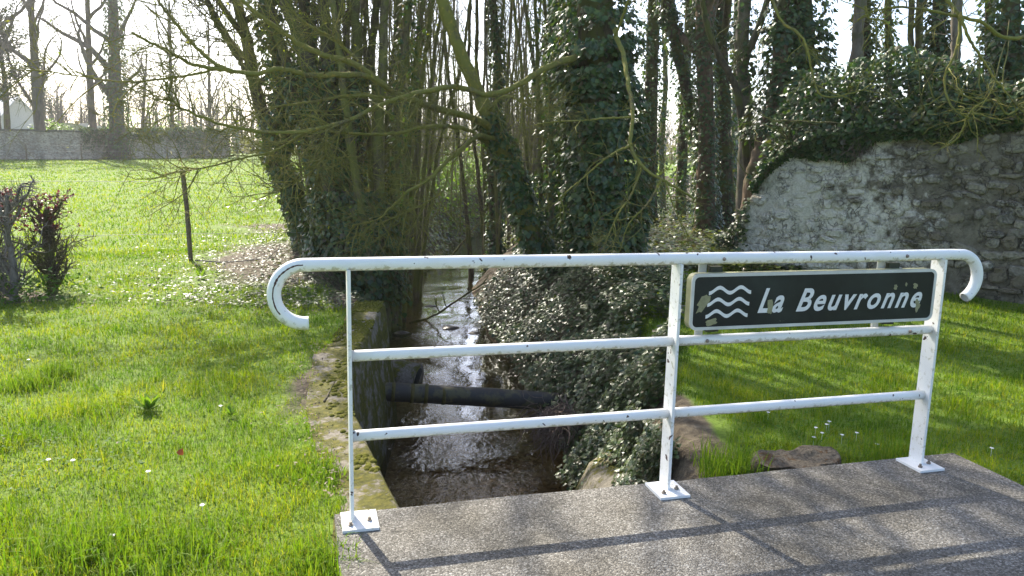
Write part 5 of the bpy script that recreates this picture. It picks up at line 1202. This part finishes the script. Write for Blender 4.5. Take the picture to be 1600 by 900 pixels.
for k, (px_, bk, lb, rz) in enumerate(((113, 8, 'white polytunnel behind the meadow wall, beside the bright shrub', .5), (140, 10, 'white polytunnel behind the meadow wall, partly behind the slender tree', .5))):
    q = fpos(px_, 250, bk); z = gz(q[0], q[1]); t = thing('polytunnel', lb, 'polytunnel', (q[0], q[1], z), rz); a = np.linspace(0, math.pi, 13); mb = MB()
    V = [(1.9 * math.cos(b_), y, 1.1 + 1.55 * math.sin(b_)) for y in np.linspace(-2.5, 6, 6) for b_ in a]; idx = np.arange(78).reshape(6, 13); mb.add(V, [(idx[i, j], idx[i, j + 1], idx[i + 1, j + 1], idx[i + 1, j]) for i in range(5) for j in range(12)]); mb.f.append(np.array([idx[0]])); mb.f.append(np.array([idx[-1][::-1]])); mb.build('cover', M['white_far'], t, True)
    mb = MB(); box(mb, -1.9, -1.84, -2.5, 6, 0, 1.1); box(mb, 1.84, 1.9, -2.5, 6, 0, 1.1); box(mb, -1.84, 1.84, -2.5, -2.44, 0, 1.1); mb.build('side_sheet', M['white_far'], t)
# wire fence in front of the far wall
ff = thing('meadow_fence', 'thin post and wire fence in front of the meadow wall', 'fence')
tops = []
for px_ in (-60, -8, 42, 128, 204, 262, 320, 372):
    q = fpos(px_, 250, -2.6); z = gz(q[0], q[1]); mb = MB(); tubes(mb, np.array([(q[0], q[1], z - .1), (q[0], q[1], z + 1.15)]), np.array([.05, .045]), 6); mb.build('fence_post', M['stake'], ff, True); tops.append((q[0], q[1], z))
tops = np.array(tops)
for hz_ in (.25, .65, 1.08):
    mb = MB(); P_ = spline(tops + (0, 0, hz_), 60) + fn[0] * 0; P_[:, 1] -= .06; tubes(mb, P_, np.full(60, .006), 4, caps=False); mb.build('wire', M['wire'], ff, True)
# far woods
mb = MB(); n = 900; a = np.radians(rng.uniform(-44, 44, n)); r = rng.uniform(95, 170, n); X = r * np.sin(a); Y = r * np.cos(a); hh = rng.uniform(5, 11, n) * .85
b = np.stack([X, Y, hgt(X, Y)], -1); A_ = grow(b, np.tile([0, 0, 1.0], (n, 1)) + rng.normal(0, .05, (n, 3)), hh, 5, .3, .06); tubes(mb, A_, np.linspace(1, .2, 5)[None] * rng.uniform(.10, .22, (n, 1)), 4, caps=False)
p, d, _ = offshoots(A_, 7000, .2, 1, 1.0); B_ = grow(p, d + UPV * .3, rng.uniform(1.2, 3.2, 7000), 4, .1, .2); tubes(mb, B_, np.linspace(.05, .02, 4)[None] * np.ones((7000, 1)), 3, caps=False)
p, d, _ = offshoots(B_, 12000, .2, 1, 1.0); C_ = grow(p, d, rng.uniform(.6, 1.6, 12000), 3, .05, .2); tubes(mb, C_, np.linspace(.022, .012, 3)[None] * np.ones((12000, 1)), 3, caps=False)
mb.build('far_woods', M['far_bark'], None, True, label='hazy bare woods closing the view beyond the meadow', category='woods', kind='stuff')
mb = MB(); n = 16000; a = np.radians(rng.uniform(-44, 44, n)); r = rng.uniform(88, 130, n); X = r * np.sin(a); Y = r * np.cos(a); z = hgt(X, Y) + rng.uniform(0, 1, n) ** 1.5 * (2.8 + 3 * noise2(X, Y, .12, 6)); leaves(mb, np.stack([X, Y, z], -1), rng.normal(0, .6, (n, 3)) + UPV, rng.normal(0, 1, (n, 3)), rng.uniform(.35, .8, n), LEAF_KITE)
mb.build('far_scrub', leaf_mat('far_scrub', [(.09, .095, .03), (.14, .15, .04), (.13, .11, .06)], .7, .3, .2), None, label='dull green scrub along the foot of the far woods', category='scrub', kind='stuff')
print('SCENE BUILT tris', sum(len(o.data.loop_triangles) or sum(len(p.vertices) - 2 for p in o.data.polygons) if False else 0 for o in []))

# ------------------------------------------------------------------ thin haze volume added to lighten the dark woods
t = NT('haze'); vol = t.n('ShaderNodeVolumePrincipled', {'Color': (1.0, .98, .95, 1), 'Density': 0.0007, 'Anisotropy': 0.35})
t.t.links.new(vol.outputs[0], t.out.inputs['Volume'])
mb = MB(); box(mb, -700, 700, -80, 900, -6, 26); mb.build('haze', t.m, None, label='thin pale haze added over the meadow and woods to lighten them', category='haze', kind='stuff')
